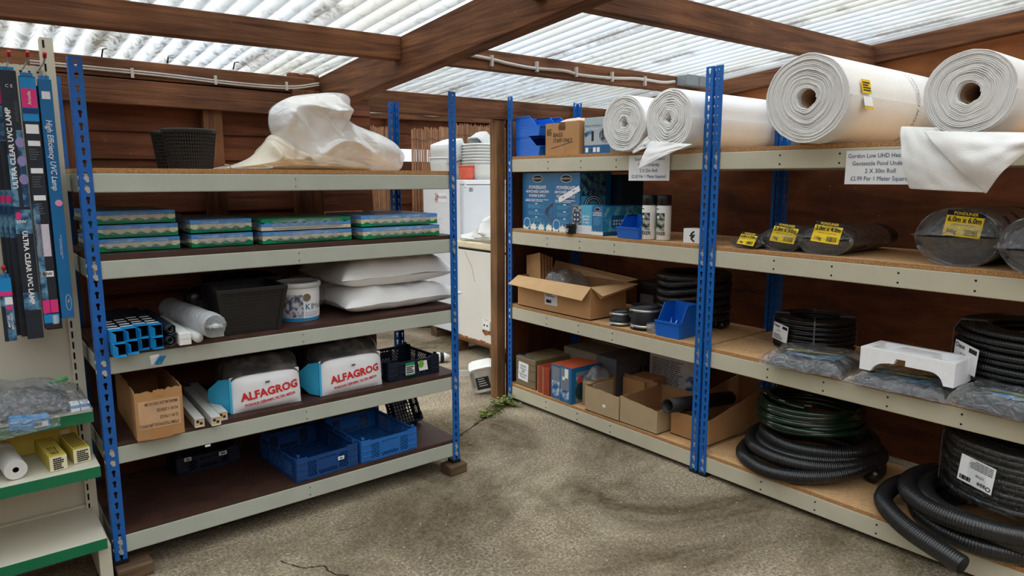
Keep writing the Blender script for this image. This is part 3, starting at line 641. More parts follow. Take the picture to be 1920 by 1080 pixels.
for i in range(2): foam_pack(('lower', 'upper')[i]+' bagged filter foam of the second stack from the left', .705, .962, 2.862+.004*i, z+.056*i, .43, .052, seed=10+i, rz=(.0, .02)[i])
for i in range(2): foam_pack(('lower bagged filter foam in the third stack, blue layer uppermost', 'upper bagged filter foam in the third stack, turned green side up')[i], .970, 1.385, 2.835+.008*i, z+.0525*i, .42, .050, 'gcb' if i == 0 else 'cbg', seed=20+i, rz=(.0, -.01)[i])
for i in range(2): foam_pack(('lower', 'upper')[i]+' bagged filter foam of the right hand stack by the front right post', 1.398, 1.815+.01*(1-i), 2.800+.008*i, z+.054*i, .40, .051, seed=30+i, rz=(.02, -.01)[i])

# ---------------------------------------------------------------- third shelf
z = ZL[2]+.018
M_lampdark = mat('dark_printed_box', (24, 36, 50), .4, var=.3, scale=18, spec=.5)
M_lampblue = mat('bright_blue_flap', (22, 140, 206), .4, var=.08)
M_lampart = mat('blue_water_print', (26, 66, 104), .4, c2=(120, 176, 206), thr=(.42, .66), scale=28)
M_pink = mat('pink_label', (226, 52, 128), .45, var=.04)
def lamp_carton(label, x, zz, y0, L, flap=True, tear=0.0, seed=0, group='blue ended lamp cartons on the third shelf'):
    s = .041; t = thing('lamp_carton', label, 'lamp box', (x, y0, zz), 0, group); b = MB(); th = .0012
    for (x0, x1, z0, z1) in ((-s/2, s/2, 0, th), (-s/2, s/2, s-th, s), (-s/2, -s/2+th, th, s-th), (s/2-th, s/2, th, s-th)): b.box(x0, x1, 0, L, z0, z1, M_lampdark)
    b.box(-s/2, s/2, L-.002, L, 0, s, M_lampdark); b.build('sleeve', t)
    b = MB(); b.box(-s/2-.0004, s/2+.0004, -.0006, .045, s-.0004, s+.0006, M_lampblue); b.box(-s/2-.0006, -s/2, 0, .045, 0, s, M_lampblue); b.box(s/2, s/2+.0006, 0, .045, 0, s, M_lampblue)
    b.box(-s/2, s/2, .045, .06, s, s+.0006, M_paper); b.build('blue_band', t)
    if flap:
        b = MB(); rd = random.Random(seed); a = rd.uniform(.3, 1.0); b.hexa([V(q) for q in ((-s/2, -.001, 0), (s/2, -.001, 0), (s/2, 0, .001), (-s/2, 0, .001), (-s/2+.003, -.026*cos(a), -.026*sin(a)*.2), (s/2-.003, -.026*cos(a), -.026*sin(a)*.2), (s/2-.003, -.026*cos(a), .001-.026*sin(a)*.2), (-s/2+.003, -.026*cos(a), .001-.026*sin(a)*.2))], M_lampblue)
        b.hexa([V(q) for q in ((-s/2, 0, 0), (-s/2+.001, 0, 0), (-s/2+.001, 0, s), (-s/2, 0, s), (-s/2+.012, -.022, .006), (-s/2+.013, -.022, .006), (-s/2+.013, -.022, s-.008), (-s/2+.012, -.022, s-.008))], M_lampblue); b.build('end_flap', t)
    piece(MB().box(-s/2+.004, s/2-.004, 0, .015, s, s+.0007, M_paper), 'print_band', t, [(0, .09+i*.05, 0) for i in range(3)]); return t
for r in range(2):
    for c in range(4):
        lamp_carton('open ended blue lamp carton, %s row, %s from the left post' % (('lower', 'upper')[r], ('first', 'second', 'third', 'fourth')[c]), .415+.0435*c, z+.0425*r, 2.735+.012*((c*7+r*3) % 3)-.022*(r == 0 and c < 2)+.01*c, .44, seed=c+4*r)
for k, (dx, dz, lab) in enumerate(((0, 0, 'dark crumpled carton tube under another, right of the blue cartons'), (.002, .042, 'dark crumpled carton tube on top, right of the blue cartons'))):
    t = thing('lamp_carton', lab, 'lamp box', (.590+dx, 2.75, z+dz), 0, 'dark carton tubes on the third shelf'); b = MB()
    ring = [(.02*cos(2*pi*i/10)*(1 if i % 2 else .78), .02*sin(2*pi*i/10)*(1 if i % 3 else .8)+.02) for i in range(10)]
    b.grid(lambda u, v: (ring[int(round(u*10)) % 10][0]*(1+.08*nz3((u*5, v*9, k), 2)), .42*v, ring[int(round(u*10)) % 10][1]*.98), 10, 12, M_lampdark, wrapu=True); b.build('sleeve', t, solid=.0012)
    b = MB(); b.grid(lambda u, v: (.6*ring[int(round(u*10)) % 10][0], .006+.1*v, .008+.6*ring[int(round(u*10)) % 10][1]), 10, 2, M_inkgrey, wrapu=True); b.build('inner_liner', t, solid=.001)
t = thing('white_carton', 'narrow white carton end between the dark tubes and the bubble wrapped roll', 'carton', (.636, 2.735, z)); MB().box(-.021, .021, 0, .42, 0, .046, M_white).build('body', t, bev=.002)
MB().box(-.0205, .0205, -.0004, 0, .022, .0228, M_inkgrey).build('print_band', t)
M_bub = mat('bubble_wrap', (226, 230, 232), .25, var=.05, scale=30, trans=.35, bump=.9, bscale=70, spec=.7)
t = thing('wrapped_tube', 'thick tube rolled in bubble wrap, lying front to back beside the black basket', 'wrapped tube', (.735, 2.70, z+.064), 0, rot=(0, 0, .085))
def wrapfn(u, v):
    r = .046*(1+.07*nz3((cos(2*pi*u)*.6, sin(2*pi*u)*.6, v*2), 2.2, 4))*(1 if v > .03 else .9); y = .50*v; return (r*cos(2*pi*u), y, r*sin(2*pi*u)*1.02+.0)
MB().grid(wrapfn, 28, 24, M_bub, wrapu=True).build('bubble_wrap', t)
b = MB()
sp = [((.044-.0055*k/9*1.0)*cos(k*.7), 0, (.044-.0055*k/9)*sin(k*.7)) for k in range(50)]
b.tube(sp, .0012, M_bub, 5); b.lathe([(.040, .0), (.0, .012)], M_bub, 20, smooth=True); o = b.build('rolled_end', t); o.rotation_euler = (0, 0, 0)
b.__init__(); 
o = MB().tube([(0, 0, 0), (0, .40, 0)], .018, M_pvc, 16).build('white_tube'); o.location = (.684, 2.745, z+.0185); tag(o, 'short white plastic tube tucked under the bubble wrapped roll', 'tube')
t = thing('small_carton', 'little white carton with orange corners right of the bubble wrapped roll', 'carton', (.778, 2.80, z)); MB().box(-.016, .016, 0, .3, 0, .034, M_white).build('body', t, bev=.001)
MB().disc((0, -.0002, .017), NX, NZ, .009, mat('brown_port', (116, 70, 50), .6), 16, .001).build('port', t); MB().panel((-.0145, -.0002, .017), NX, NZ, .002, .034, mat('orange_edge', (200, 110, 50), .5)).build('orange_edge', t)
# black bag of media
M_bagblack = mat('black_film_bag', (16, 17, 18), .3, var=.2, spec=.6, bump=.2, bscale=20)
t = thing('media_bag', 'black plastic bag of filter media standing behind the black basket', 'bag', (.787, 3.03, z))
b = MB()
def upbag(u, v):
    w = 2*pi*u; k = (1-abs(2*v-1)**5)**.5 if 0 < v < 1 else 0; wd = .062*(.25+.75*k) if v > .5 else .062*(.7+.3*k); dp = .05*max(k, .12 if v > .5 else .7)
    c_, s_ = cos(w), sin(w); r = 1/(abs(c_)**4+abs(s_)**4)**.25; return (wd*c_*r+.004*nz3((c_, s_, v*3), 3), .06+dp*s_*r, .165*v)
b.grid(upbag, 32, 20, M_bagblack, wrapu=True); b.build('bag', t)
b = MB(); b.panel((.02, .008, .04), NX, NZ, .05, .02, M_paper); lines(b, (.02, .007, .044), NX, NZ, .044, 3, .005, M_ink); b.build('label', t)
b = MB(); lines(b, (.01, .006, .11), NX, NZ, .06, 7, .008, M_inkgrey); b.build('print_band', t)
# torn
for k, (x, zz, rt) in enumerate(((.520, z-.012, (.3, .2, .3)), (.548, z-.020, (-.2, .5, .9)))): o = pillow(.030, .04, .004, M_lampblue if k else M_paper, 8, 8, 5, .003, 30, k).build('torn_flap'); o.location = (x, 2.695, zz); o.rotation_euler = (-1.2+.2*k, rt[1]-.3, rt[2]-.4); tag(o, ('torn white card flap hanging from the blue lamp cartons', 'torn blue card flap dangling below the blue lamp cartons')[k], 'card scrap')
# nested rectangular planting baskets
def rect_basket(label, loc, rz, dz=0):
    t = thing('planting_basket', label, 'plant basket', loc, rz, 'square mesh baskets on the third shelf'); w0, d0, w1, d1, H = .205, .19, .262, .245, .186
    b = taper_walls(w0, d0, w1, d1, H-.008, 44, 42, 13, .0052, M_pot, .004); b.build('basket_wall', t)
    b = MB(); b.box(-w0/2, w0/2, (d1-d0)/2, (d1+d0)/2, 0, .005, M_pot); b.build('base', t)
    b = MB()
    for q in ((-w1/2-.008, w1/2+.008, -.008, .004), (-w1/2-.008, w1/2+.008, d1-.004, d1+.008), (-w1/2-.008, -w1/2+.004, .004, d1-.004), (w1/2-.004, w1/2+.008, .004, d1-.004)): b.box(q[0], q[1], q[2], q[3], H-.016, H, M_pot)
    b.build('rim', t, bev=.001)
    k = (d1-d0)/2; 
    for sx in (-1, 1):
        for (ya, yb) in ((k, 0), (k+d0, d1)): MB().bar((sx*w0/2, ya, .002), (sx*w1/2, yb, H-.01), .016, M_pot, .010).build('corner_rib', t)
    return t
rect_basket('tapered rectangular black mesh basket at the front of the third shelf', (.905, 2.772, z), -.02)
rect_basket('second tapered black mesh basket, its rim showing behind the front one', (.985, 3.055, z), -.02)
# tub of media
t = thing('media_tub', 'white lidded plastic tub printed with grey media pieces', 'tub', (1.163, 2.965, z)); R = .094
M_tub = mat('white_tub_plastic', (232, 233, 233), .35, var=.03); M_media = mat('grey_media_photo', (74, 80, 104), .5, c2=(206, 210, 220), thr=(.40, .60), scale=55)
MB().lathe([(R*.93, 0), (R*.94, .004), (R, .145), (R+.0, .15)], M_tub, 48).build('body', t)
MB().lathe([(R+.002, .146), (R+.006, .147), (R+.006, .163), (R+.001, .168), (R-.008, .168), (R-.010, .163), (0, .163)], mat('grey_white_lid', (205, 206, 206), .4), 48).build('lid', t)
def wrap(a0, a1, z0, z1, m, off=.0008, n=20):
    b = MB(); b.grid(lambda u, v: ((R*(.94+.06*(z0+(z1-z0)*v)/.15)+off)*cos(a0+(a1-a0)*u), (R*(.94+.06*(z0+(z1-z0)*v)/.15)+off)*sin(a0+(a1-a0)*u), z0+(z1-z0)*v), n, 2, m); return b
wrap(radians(165), radians(262), .020, .118, M_media).build('photo_label', t)
wrap(radians(262), radians(372), .014, .13, M_paper).build('label', t); wrap(radians(165), radians(375), .003, .016, M_lampblue).build('blue_band', t)
def curved_text(s, ang, zz, size, m, bold=0):
    o = text(t, s, (0, 0, 0), size, m, bold=bold, align='LEFT')
    for v in o.data.vertices:
        a = radians(ang)+v.co.x/R; r = R*(.94+.06*(zz+v.co.z)/.15)+.0014; v.co = (r*cos(a), r*sin(a), zz+v.co.z)
curved_text('K1', 267, .062, .036, mat('k_blue', (28, 120, 180), .5), .02); curved_text('Media', 289, .062, .036, M_inkgrey)
curved_text('Moving bed filter media', 267, .038, .008, M_lampblue); curved_text('High surface area media\nfor ponds and filters', 267, .026, .007, M_inkgrey)
b = MB(); a = radians(272); b.disc((cos(a)*(R+.0004), sin(a)*(R+.0004), .105), (-sin(a), cos(a), 0), NZ, .017, mat('bronze_seal', (120, 104, 84), .5), 24, .0012); b.build('seal', t)
# white sacks
M_sack = mat('white_woven_sack', (246, 246, 245), .45, var=.02, scale=10, trans=.12, bump=.8, bscale=15)
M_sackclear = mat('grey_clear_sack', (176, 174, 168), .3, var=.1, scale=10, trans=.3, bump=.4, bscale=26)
G = 'white sacks on the third shelf'
o = pillow(.60, .44, .112, M_sack, 44, 34, 5.0, .020, 8, 5, .42, .10).build('filled_sack', sub=1); o.location = (1.645, 2.845, z); o.rotation_euler = (0, 0, .05); tag(o, 'bulging white sack at the bottom of the pair, its corner poking past the post', 'sack', G)
o = pillow(.57, .43, .150, M_sack, 44, 34, 4.5, .022, 7, 9, .36, .10).build('filled_sack', sub=1); o.location = (1.625, 2.86, z+.108); o.rotation_euler = (.02, 0, .03); tag(o, 'bulging white sack lying on top of another white sack', 'sack', G)
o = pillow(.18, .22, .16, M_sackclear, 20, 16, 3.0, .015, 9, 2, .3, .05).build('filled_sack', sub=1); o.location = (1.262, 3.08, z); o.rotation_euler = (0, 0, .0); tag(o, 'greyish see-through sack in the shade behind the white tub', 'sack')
o = pillow(.20, .22, .010, mat('blue_film_offcut', (20, 84, 116), .35, spec=.6), 14, 10, 6, .004, 14, 2, .2).build('film_offcut'); o.location = (1.66, 2.93, z+.255); o.rotation_euler = (0, 0, .1); tag(o, 'dark blue plastic offcut lying on the upper white sack', 'plastic offcut')

# ---------------------------------------------------------------- fourth shelf
z = ZL[3]+.018
t = thing('carton', 'tall torn topped brown carton with upside down shipping print, left end of the fourth shelf', 'carton', (.530, 2.735, z), -.03); w, d, h = .160, .465, .185
open_box(w, d, h, M_card, M_cardin, .004, .006, 3, ((.98, 1.0), (1.0, 1.0), (1.0, .98), (1.0, .98))).build('body', t)
b = MB(); b.panel((0, -.0002, .095), NX, NZ, .14, .105, mat('pale_print_patch', (196, 160, 122), .85)); b.panel((0, -.0003, .02), NX, NZ, .07, .04, mat('packing_tape', (176, 128, 80), .35)); b.panel((.0, -.0003, .172), NX, NZ, .035, .026, MATS['packing_tape']); b.build('tape', t)
M_print = mat('brown_print', (86, 54, 34), .8)
for i, s in enumerate(('ITEM:TE25W(GL)(BORIC)', 'G.W.:17KGS', 'N.W.:1.55KGS', 'MEAS:46.5X15X15CM')): text(t, s, (.062, -.001, .055+.027*i), .0165, M_print, -NX, -NZ, align='LEFT', sx=.72, bold=.01)
o = pillow(.1, .08, .05, M_filmcrisp, 12, 10, 3, .01, 20, 1).build('scrap_film'); o.location = (.54, 2.95, z+.006); tag(o, 'scrap of clear film lying inside the tall torn carton', 'plastic scrap')
M_trunk = mat('white_trunking', (222, 222, 216), .4, var=.05)
for i, (x, y, zz, lab) in enumerate(((.672, 2.765, 0, 'white square trunking length nearest the torn carton'), (.728, 2.745, 0, 'white square trunking length with the boxed end, second from the carton'), (.766, 2.79, .0, 'white square trunking length against the printed sack'))):
    t = thing('trunking', lab, 'trunking', (x, y, z+zz), -.04, 'white trunking lengths on the fourth shelf'); s = .034; b = MB()
    for (x0, x1, z0, z1) in ((-s/2, s/2, 0, .002), (-s/2, s/2, s-.002, s), (-s/2, -s/2+.002, .002, s-.002), (s/2-.002, s/2, .002, s-.002)): b.box(x0, x1, 0, .5, z0, z1, M_trunk)
    b.build('channel', t)
    b = MB(); b.box(-s/2+.002, s/2-.002, .004, .008, .002, s-.002, mat('pale_end_plug', (206, 178, 140), .6)); b.build('end_plug', t)
    b = MB(); b.disc((0, .0038, .017), NX, NZ, .0055, M_ink, 12, .0008); piece(b, 'pin', t, ((-.006, 0, .004), (.006, 0, -.004)))
# printed sacks of filter media
M_red = mat('red_lettering', (206, 34, 40), .5, var=.03); M_cyan = mat('cyan_bag_fold', (60, 176, 222), .35, var=.06); M_bagwhite = mat('white_printed_film', (236, 238, 242), .3, var=.03, spec=.6, bump=.12, bscale=24)
M_bagclear = mat('clear_bag_over_grey_media', (64, 62, 60), .20, var=.0, c2=(128, 124, 120), thr=(.45, .85), scale=16, spec=.9, bump=.8, bscale=14)
def printed_sack(label, loc, rz, w, h, d, seed):
    t = thing('filter_media_sack', label, 'sack', loc, rz, 'printed filter media sacks on the fourth shelf'); b = MB()
    def body(u, v):                                           # loft from the front face to the back, squarish section
        a = 2*pi*u; c_, s_ = cos(a), sin(a); r = 1/(abs(c_)**5+abs(s_)**5)**.2; bulge = 1+.10*sin(pi*min(v*1.3, 1)); fl = 1-.35*v*v; hg = h*(1+.42*min(1, v*5)); p = V((w/2*c_*r*bulge*(1-.12*v*v), d*v, hg/2+hg/2*s_*r*fl*(1.06 if s_ > 0 else 1)))
        n = nz3(p, 9, seed)+.6*nz3(p, 22, seed+1); p += V((c_, 0, s_))*(n*.014*min(1, v*6)); p.z = max(p.z, 0); return p
    b.grid(body, 44, 22, M_bagclear, wrapu=True); b.add([body(i/44, 1) for i in range(44)], [tuple(range(43, -1, -1))], M_bagclear); b.build('clear_side', t)
    b = MB()
    def face(u, v):
        x = -w/2+w*u; zz = h*v; bow = .022*(1-(2*u-1)**4)*(1-(2*v-1)**4); top = .018*sin(pi*u*1.0)+.02*(u-.5); return (x*(1-.02*v), -bow+.002+.006*v+.004*nz3((x, 0, zz), 14, seed), max(0, zz*(1+top)))
    b.grid(face, 24, 14, M_bagwhite); b.build('front_face', t)
    b = MB()                                                   # folded gusset on the left, cyan with a star of creases
    cx, cz = -w/2-.036, h*.45; rim = [(-w/2, .002, h*.02), (-w/2-.03, .05, h*.04), (-w/2-.062, .10, h*.32), (-w/2-.060, .10, h*.60), (-w/2-.03, .05, h*.90), (-w/2, .004, h*.97)]
    b.add([(cx+.012, .030, cz)]+rim+[(-w/2, .0, h*.5)], [(0, i+1, i) for i in range(1, 6)]+[(0, 7, 6), (0, 1, 7)], M_cyan, True); b.add([tuple(V(q)+V((.003, .004, 0))) for q in [(cx+.012, .030, cz)]+rim], [(0, i, i+1) for i in range(1, 6)], M_cyan); b.build('side_gusset', t)
    b = MB(); b.hexa([(-w/2-.003, -.004, .004), (-w/2+.006, -.006, .004), (-w/2+.006, .002, .004), (-w/2-.003, .004, .004), (-w/2-.003, -.004, h*.96), (-w/2+.006, -.006, h*.96), (-w/2+.006, .002, h*.96), (-w/2-.003, .004, h*.96)], M_cyan); b.build('edge_band', t)
    for s, zz, sz, bd, sxx in (('ALFAGROG', h*.50, .046, .035, 1.0), ('POROUS CERAMIC FILTER MEDIA', h*.26, .0165, .03, .86)):
        o = text(t, s, (.012, 0, zz), sz, M_red, V((1, 0, .10)), V((-.10, 0, 1)), bold=bd, sx=sxx)
        for v in o.data.vertices: v.co.y = -.022*(1-(2*v.co.x/w)**4)*(1-(2*v.co.z/h-1)**4)+.002+.006*v.co.z/h-.0035
    b = MB(); b.panel((-.0, -.0215, h*.78), NX, NZ, .018, .008, M_inkgrey, .001); b.build('stamp', t); return t
printed_sack('printed white and clear filter media sack beside the white trunking', (.958, 2.835, z), -.035, .292, .150, .34, 1)
printed_sack('printed white and clear filter media sack next to the dark crate', (1.345, 2.835, z), .0, .305, .158, .34, 4)
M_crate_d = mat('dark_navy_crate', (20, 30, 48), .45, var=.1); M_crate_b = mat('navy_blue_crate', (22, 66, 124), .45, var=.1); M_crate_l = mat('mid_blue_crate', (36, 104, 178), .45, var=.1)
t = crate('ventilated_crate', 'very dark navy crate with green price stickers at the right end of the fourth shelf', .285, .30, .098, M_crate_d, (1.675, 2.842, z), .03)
M_green = mat('green_sticker', (34, 150, 98), .5)
b = MB(); b.panel((-.028, -.008, .048), NX, NZ, .05, .062, M_paper); b.panel((-.028, -.009, .072), NX, NZ, .05, .014, M_green); b.panel((-.028, -.009, .02), NX, NZ, .05, .006, M_green); lines(b, (-.028, -.009, .058), NX, NZ, .044, 4, .009, M_ink, h=.005); b.build('price_label', t)
b = MB(); b.panel((.045, -.008, .052), NX, V((-.15, 0, 1)), .05, .048, M_paper); b.disc((.034, -.009, .062), NX, NZ, .016, mat('leaf_green', (110, 176, 52), .5), 10, .001, 1.2); b.build('leaf_label', t)

# ---------------------------------------------------------------- bottom shelf crates
z = ZL[4]+.018
def small_label(t, x, zz, w=.03, h=.016, y=-.009):
    b = MB(); b.panel((x, y, zz), NX, NZ, w, h, M_paper); b.panel((x, y-.001, zz), NX, NZ, w*.5, h*.4, M_inkgrey); b.build('price_label', t)
t = crate('ventilated_crate', 'dark blue crate at the front of the bottom shelf with a white label', .292, .40, .112, M_crate_b, (1.195, 2.79, z), .06, group='blue crates on the bottom shelf'); small_label(t, .06, .06)
t = crate('ventilated_crate', 'lighter blue empty crate nearest the right end of the bottom shelf', .295, .40, .112, M_crate_l, (1.508, 2.80, z), .03, group='blue crates on the bottom shelf')
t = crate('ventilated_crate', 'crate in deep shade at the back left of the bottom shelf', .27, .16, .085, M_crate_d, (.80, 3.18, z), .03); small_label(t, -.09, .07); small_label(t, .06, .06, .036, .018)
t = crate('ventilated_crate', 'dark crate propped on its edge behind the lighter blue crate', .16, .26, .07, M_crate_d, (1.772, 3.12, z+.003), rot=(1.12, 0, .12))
b = MB(); b.panel((0, .1, -.001), NX, -NY, .07, .06, M_paper); b.build('price_label', t)
o = MB().box(-.01, .01, -.0005, .0005, -.008, .0, M_paper).build('price_tag'); o.location = (.70, LY+.002, ZL[3]-.066); tag(o, 'tiny white tag hanging under the fourth beam', 'tag')

# ---------------------------------------------------------------- boxes hanging on the display stand's hooks
def hang_box(label, x, y, z0, z1, w, d, face, group, rz=0.0, top=M_lampblue):
    t = thing('hanging_lamp_box', label, 'lamp box', (x, y, z0), rz, group); b = MB(); b.box(-w/2, w/2, 0, d, 0, z1-z0, face); b.build('box', t, bev=.001)
    b = MB(); b.box(-.008, .008, d/2-.0005, d/2+.0005, z1-z0, z1-z0+.028, M_film); b.box(-w/2*.8, w/2*.8, d/2-.0005, d/2+.0005, z1-z0, z1-z0+.012, top); b.build('hang_tab', t); return t
M_front = NX
G = 'long lamp boxes hanging on hooks'
H = .905
t = hang_box('dark lamp box with upright white lettering, front of its hook at the far left', .187, 2.845, .925, 1.815, .046, .028, M_lampdark, G, -.02)
rects(t, 'picture_print', ((-.0232, -.006, -.0008, .0, .45, .62, M_lampart), (.006, .0232, -.0008, 0, .45, .70, M_lampart), (-.0232, .0232, -.0008, 0, .10, .16, M_lampart), (-.0232, .0232, -.0008, 0, .36, .44, M_lampart)))
text(t, 'ULTRA CLEAR UVC LAMP', (-.010, -.001, .64), .020, M_paper, NZ, -NX, bold=.03, sx=1.15); text(t, 'ULTRA CLEAR UVC LAMP', (.004, -.001, .27), .020, M_paper, NZ, -NX, bold=.03, sx=1.15) if 0 else None
text(t, 'ULTRA CLEAR UVC LAMP', (.0, -.001, .245), .020, M_paper, -NZ, NX, bold=.03, sx=1.1)
text(t, 'evolution', (.012, -.001, .76), .018, M_inkgrey, NZ, -NX); text(t, '30W', (-.006, -.001, .40), .014, M_paper, bold=.02); text(t, 'C E', (.0, -.001, .84), .014, M_paper)
for k in range(3): MB().disc((.014, -.0012, .66-.06*k), NX, NZ, .013, mat('lilac_bubble', (150, 140, 190), .5), 16, .0006, 1.3).build('emblem', t)
MB().disc((-.012, -.001, .42), NX, NZ, .008, M_pink, 14, .0006, 1.6).build('emblem', t)
for k in range(3):
    t = hang_box('dark lamp box %s behind the front box on the left hook' % ('just', 'second', 'third')[k], .172-.012*k, 2.878+.034*k, .93, 1.80-.004*k, .046, .028, M_lampdark, G)
    rects(t, 'picture_print', ((-.0236, .0, -.0006, 0, .66, .775, M_lampart), (-.0236, -.0230, 0, .028, .70, .80, M_pink), (-.0236, .0236, -.0006, 0, .78, .84, M_pink), (-.0236, .0, -.0006, 0, .34, .5, M_lampart))); MB().disc((-.016, -.0008, .47), NX, NZ, .008, M_pink, 12, .0006, 1.6).build('emblem', t)
t = hang_box('dark lamp box with pink badges hanging on the middle hook', .238, 2.838, .955, 1.80, .044, .028, M_lampdark, G, .01)
b = MB(); b.box(-.0222, .0222, -.0008, 0, .70, .842, M_lampblue); b.box(-.021, .021, -.0016, -.0008, .745, .805, M_pink); b.box(-.021, .021, -.0016, -.0008, .725, .742, M_inkblue); b.box(-.018, .018, -.0008, 0, .66, .69, M_paper); b.build('badge_label', t)
text(t, 'Arcadia', (0, -.002, .775), .014, M_paper, NZ, -NX, bold=.01)
for k, zz in enumerate((.62, .53, .44)): rects(t, 'text_panel', ((-.016, .018, -.0008, 0, zz, zz+.017, M_paper),)); b = MB(); lines(b, (0, -.0002, zz-.012), NX, NZ, .03, 5, .008, M_inkgrey, seed=k); b.build('small_print', t)
rects(t, 'text_panel', ((-.018, .018, -.0008, 0, .25, .36, mat('pale_lilac_text', (206, 200, 214), .6)), (-.018, .018, -.0008, 0, .18, .20, M_paper)))
text(t, '30W', (0, -.0012, .19), .014, M_ink, bold=.02)
rects(t, 'picture_print', ((-.0222, -.004, -.0008, 0, .052, .43, M_lampart), (-.0222, .0222, -.0008, 0, .02, .05, M_lampblue))); rects(t, 'badge_label', ((-.0226, -.002, -.0014, -.0009, .055, .10, M_pink), (.0, .022, -.0012, 0, .055, .10, M_pink)))
barb = MB(); barcode(barb, (.010, -.001, .03), NX, NZ, .016, .03, M_paper); barb.build('barcode', t)
t = hang_box('dark lamp box close behind the pink badged box', .246, 2.872, .945, 1.775, .046, .028, M_lampdark, G)
t = hang_box('bright blue lamp box with white downward lettering on the right hook', .286, 2.842, .985, 1.795, .038, .026, mat('blue_printed_box', (6, 106, 162), .35, var=.05, spec=.5), G, .0)
text(t, 'High Efficiency UVC Lamp', (.0, -.001, .56), .024, M_paper, -NZ, NX, bold=.008, shear=.15, sx=.92)
text(t, 'Specifically designed replacement lamp for ponds\nand filters, high efficiency long life', (.0, -.001, .25), .0042, M_paper, -NZ, NX)
b = MB(); b.disc((.006, -.0003, .40), NX, NZ, .011, mat('pale_pink_badge', (226, 150, 186), .5), 18, .0008); b.box(-.012, .012, -.0008, 0, .745, .77, M_paper); b.build('badge_label', t)
b = MB()
b.tube([(.006+.008*sin(2*pi*k/20), -.001, .055+.028*cos(2*pi*k/20)) for k in range(20)], .0006, M_paper, 4, closed=True); b.build('emblem', t); text(t, 'Evo', (.006, -.001, .06), .008, M_paper, -NZ, NX, shear=.2)
t = hang_box('short lamp box with a blue cap hanging low at the far left', .118, 2.85, .925, 1.140, .034, .026, M_lampart, 'short lamp box', -.03)
b = MB(); b.box(-.0172, .0172, -.0008, 0, .17, .215, M_lampblue); b.box(-.0172, .0172, -.0012, 0, .155, .17, M_pink); b.box(-.005, .016, -.0012, 0, .125, .15, M_paper); b.disc((.005, -.0012, .115), NX, NZ, .009, M_pink, 14, .0006); b.box(-.0172, -.006, -.0006, 0, 0, .12, M_lampdark); b.build('badge_label', t)
text(t, 'ULTRA CLEAR\nUVC LAMP', (.004, -.001, .068), .009, M_paper, -NZ, NX, bold=.02)
del t['group']
# ---------------------------------------------------------------- goods on the display stand's shelves
M_net = mat('black_bagged_mesh', (34, 34, 38), .6, c2=(86, 90, 100), thr=(.45, .75), scale=40, bump=.6, bscale=80)
t = thing('bagged_netting', 'clear bag stuffed with black netting sprawled over the upper shelf of the display stand', 'bag', (.02, 2.77, .665))
o = pillow(.50, .25, .085, M_net, 26, 16, 2.6, .014, 12, 3, .2).build('netting', t)
o = pillow(.60, .30, .118, M_filmcrisp, 46, 26, 2.4, .020, 11, 5, .12).build('clear_bag', t, sub=1); o.location = (.0, -.06, 0)
b = MB(); b.grid(lambda u, v: (-.30+.50*u+.02*nz3((u, v, 0), 4), -.062-.006*nz3((u*3, v, 1), 2)-.01*v, .02-.075*v*(1-.5*u)), 18, 6, M_filmcrisp); b.build('hanging_hem', t)
for i, (x, y, r, lab) in enumerate(((.160, 2.728, .05, 'blue bagged nozzle pack with a barcode hanging over the shelf edge'), (.115, 2.722, .35, 'blue bagged pack beside the barcoded one on the display stand'))):
    t = thing('blue_pack', lab, 'pack', (x, y, .642+.006*i), 0, 'blue packs on the display stand', rot=(0, r*.4, .05)); b = MB(); b.box(-.034, .034, 0, .055, 0, .038, M_lampblue); b.build('box', t, bev=.003)
    b = MB(); b.panel((.0, -.0002, .014), NX, NZ, .055, .018, M_paper); barcode(b, (-.006, -.001, .015), NX, NZ, .03, .012, M_ink); b.build('label', t) if i == 0 else None
for i in range(2):
    t = thing('small_pack', ('white and blue striped little pack at the right corner of the upper display shelf', 'second striped little pack beside the first at the display shelf corner')[i], 'pack', (.302-.03*i, 2.755, .665), 0, 'striped packs on the display stand'); MB().box(-.013, .013, 0, .05, 0, .03, M_paper).build('box', t, bev=.001); b = MB(); b.box(-.0134, .0134, -.0006, .05, .016, .026, M_lampblue); b.build('stripe', t)
o = MB().tube([(-.02, 0, 0), (.035, .01, .004)], .007, mat('green_cap', (80, 176, 96), .4), 10).build('green_fitting'); o.location = (.235, 2.88, .755); tag(o, 'green plastic fitting inside the clear bag on the display stand', 'fitting')
M_yel = mat('yellow_carton', (206, 186, 84), .6, var=.08, scale=10)
for i, (x, y, rz, lab) in enumerate(((.205, 2.735, .10, 'yellow lamp carton with handwriting on its top, left of the pair'), (.278, 2.765, .10, 'yellow lamp carton with printed lines on its top, right of the pair'))):
    t = thing('yellow_carton', lab, 'carton', (x, y, .4795), rz, 'yellow cartons on the middle display shelf'); s = .052; MB().box(-s/2, s/2, 0, .24, 0, s, M_yel).build('body', t, bev=.001)
    b = MB(); b.panel((0, -.0002, s/2), NX, NZ, s*.98, s*.98, mat('cream_end', (228, 222, 188), .6)); lines(b, (.003, -.001, s*.82), NX, NZ, s*.72, 6, .007, M_ink, seed=i, h=.0042); b.build('end_label', t)
    if i: piece(MB().panel((0, .12, s+.0001), NY, -NX, .19, .0018, M_print), 'print_band', t, [(-.018+.007*k, 0, 0) for k in range(6)])
    else: text(t, '05.CE', (0, .06, s+.0004), .034, M_print, NY, -NX, shear=.2)
t = thing('yellow_carton', 'yellow carton lying crosswise at the back of the middle display shelf', 'carton', (.172, 2.965, .4795), 0); MB().box(-.12, .12, 0, .05, 0, .09, M_yel).build('body', t, bev=.001); b = MB(); b.panel((.08, -.0002, .05), NX, NZ, .03, .04, mat('cream_end', (228, 222, 188))); b.build('end_label', t)
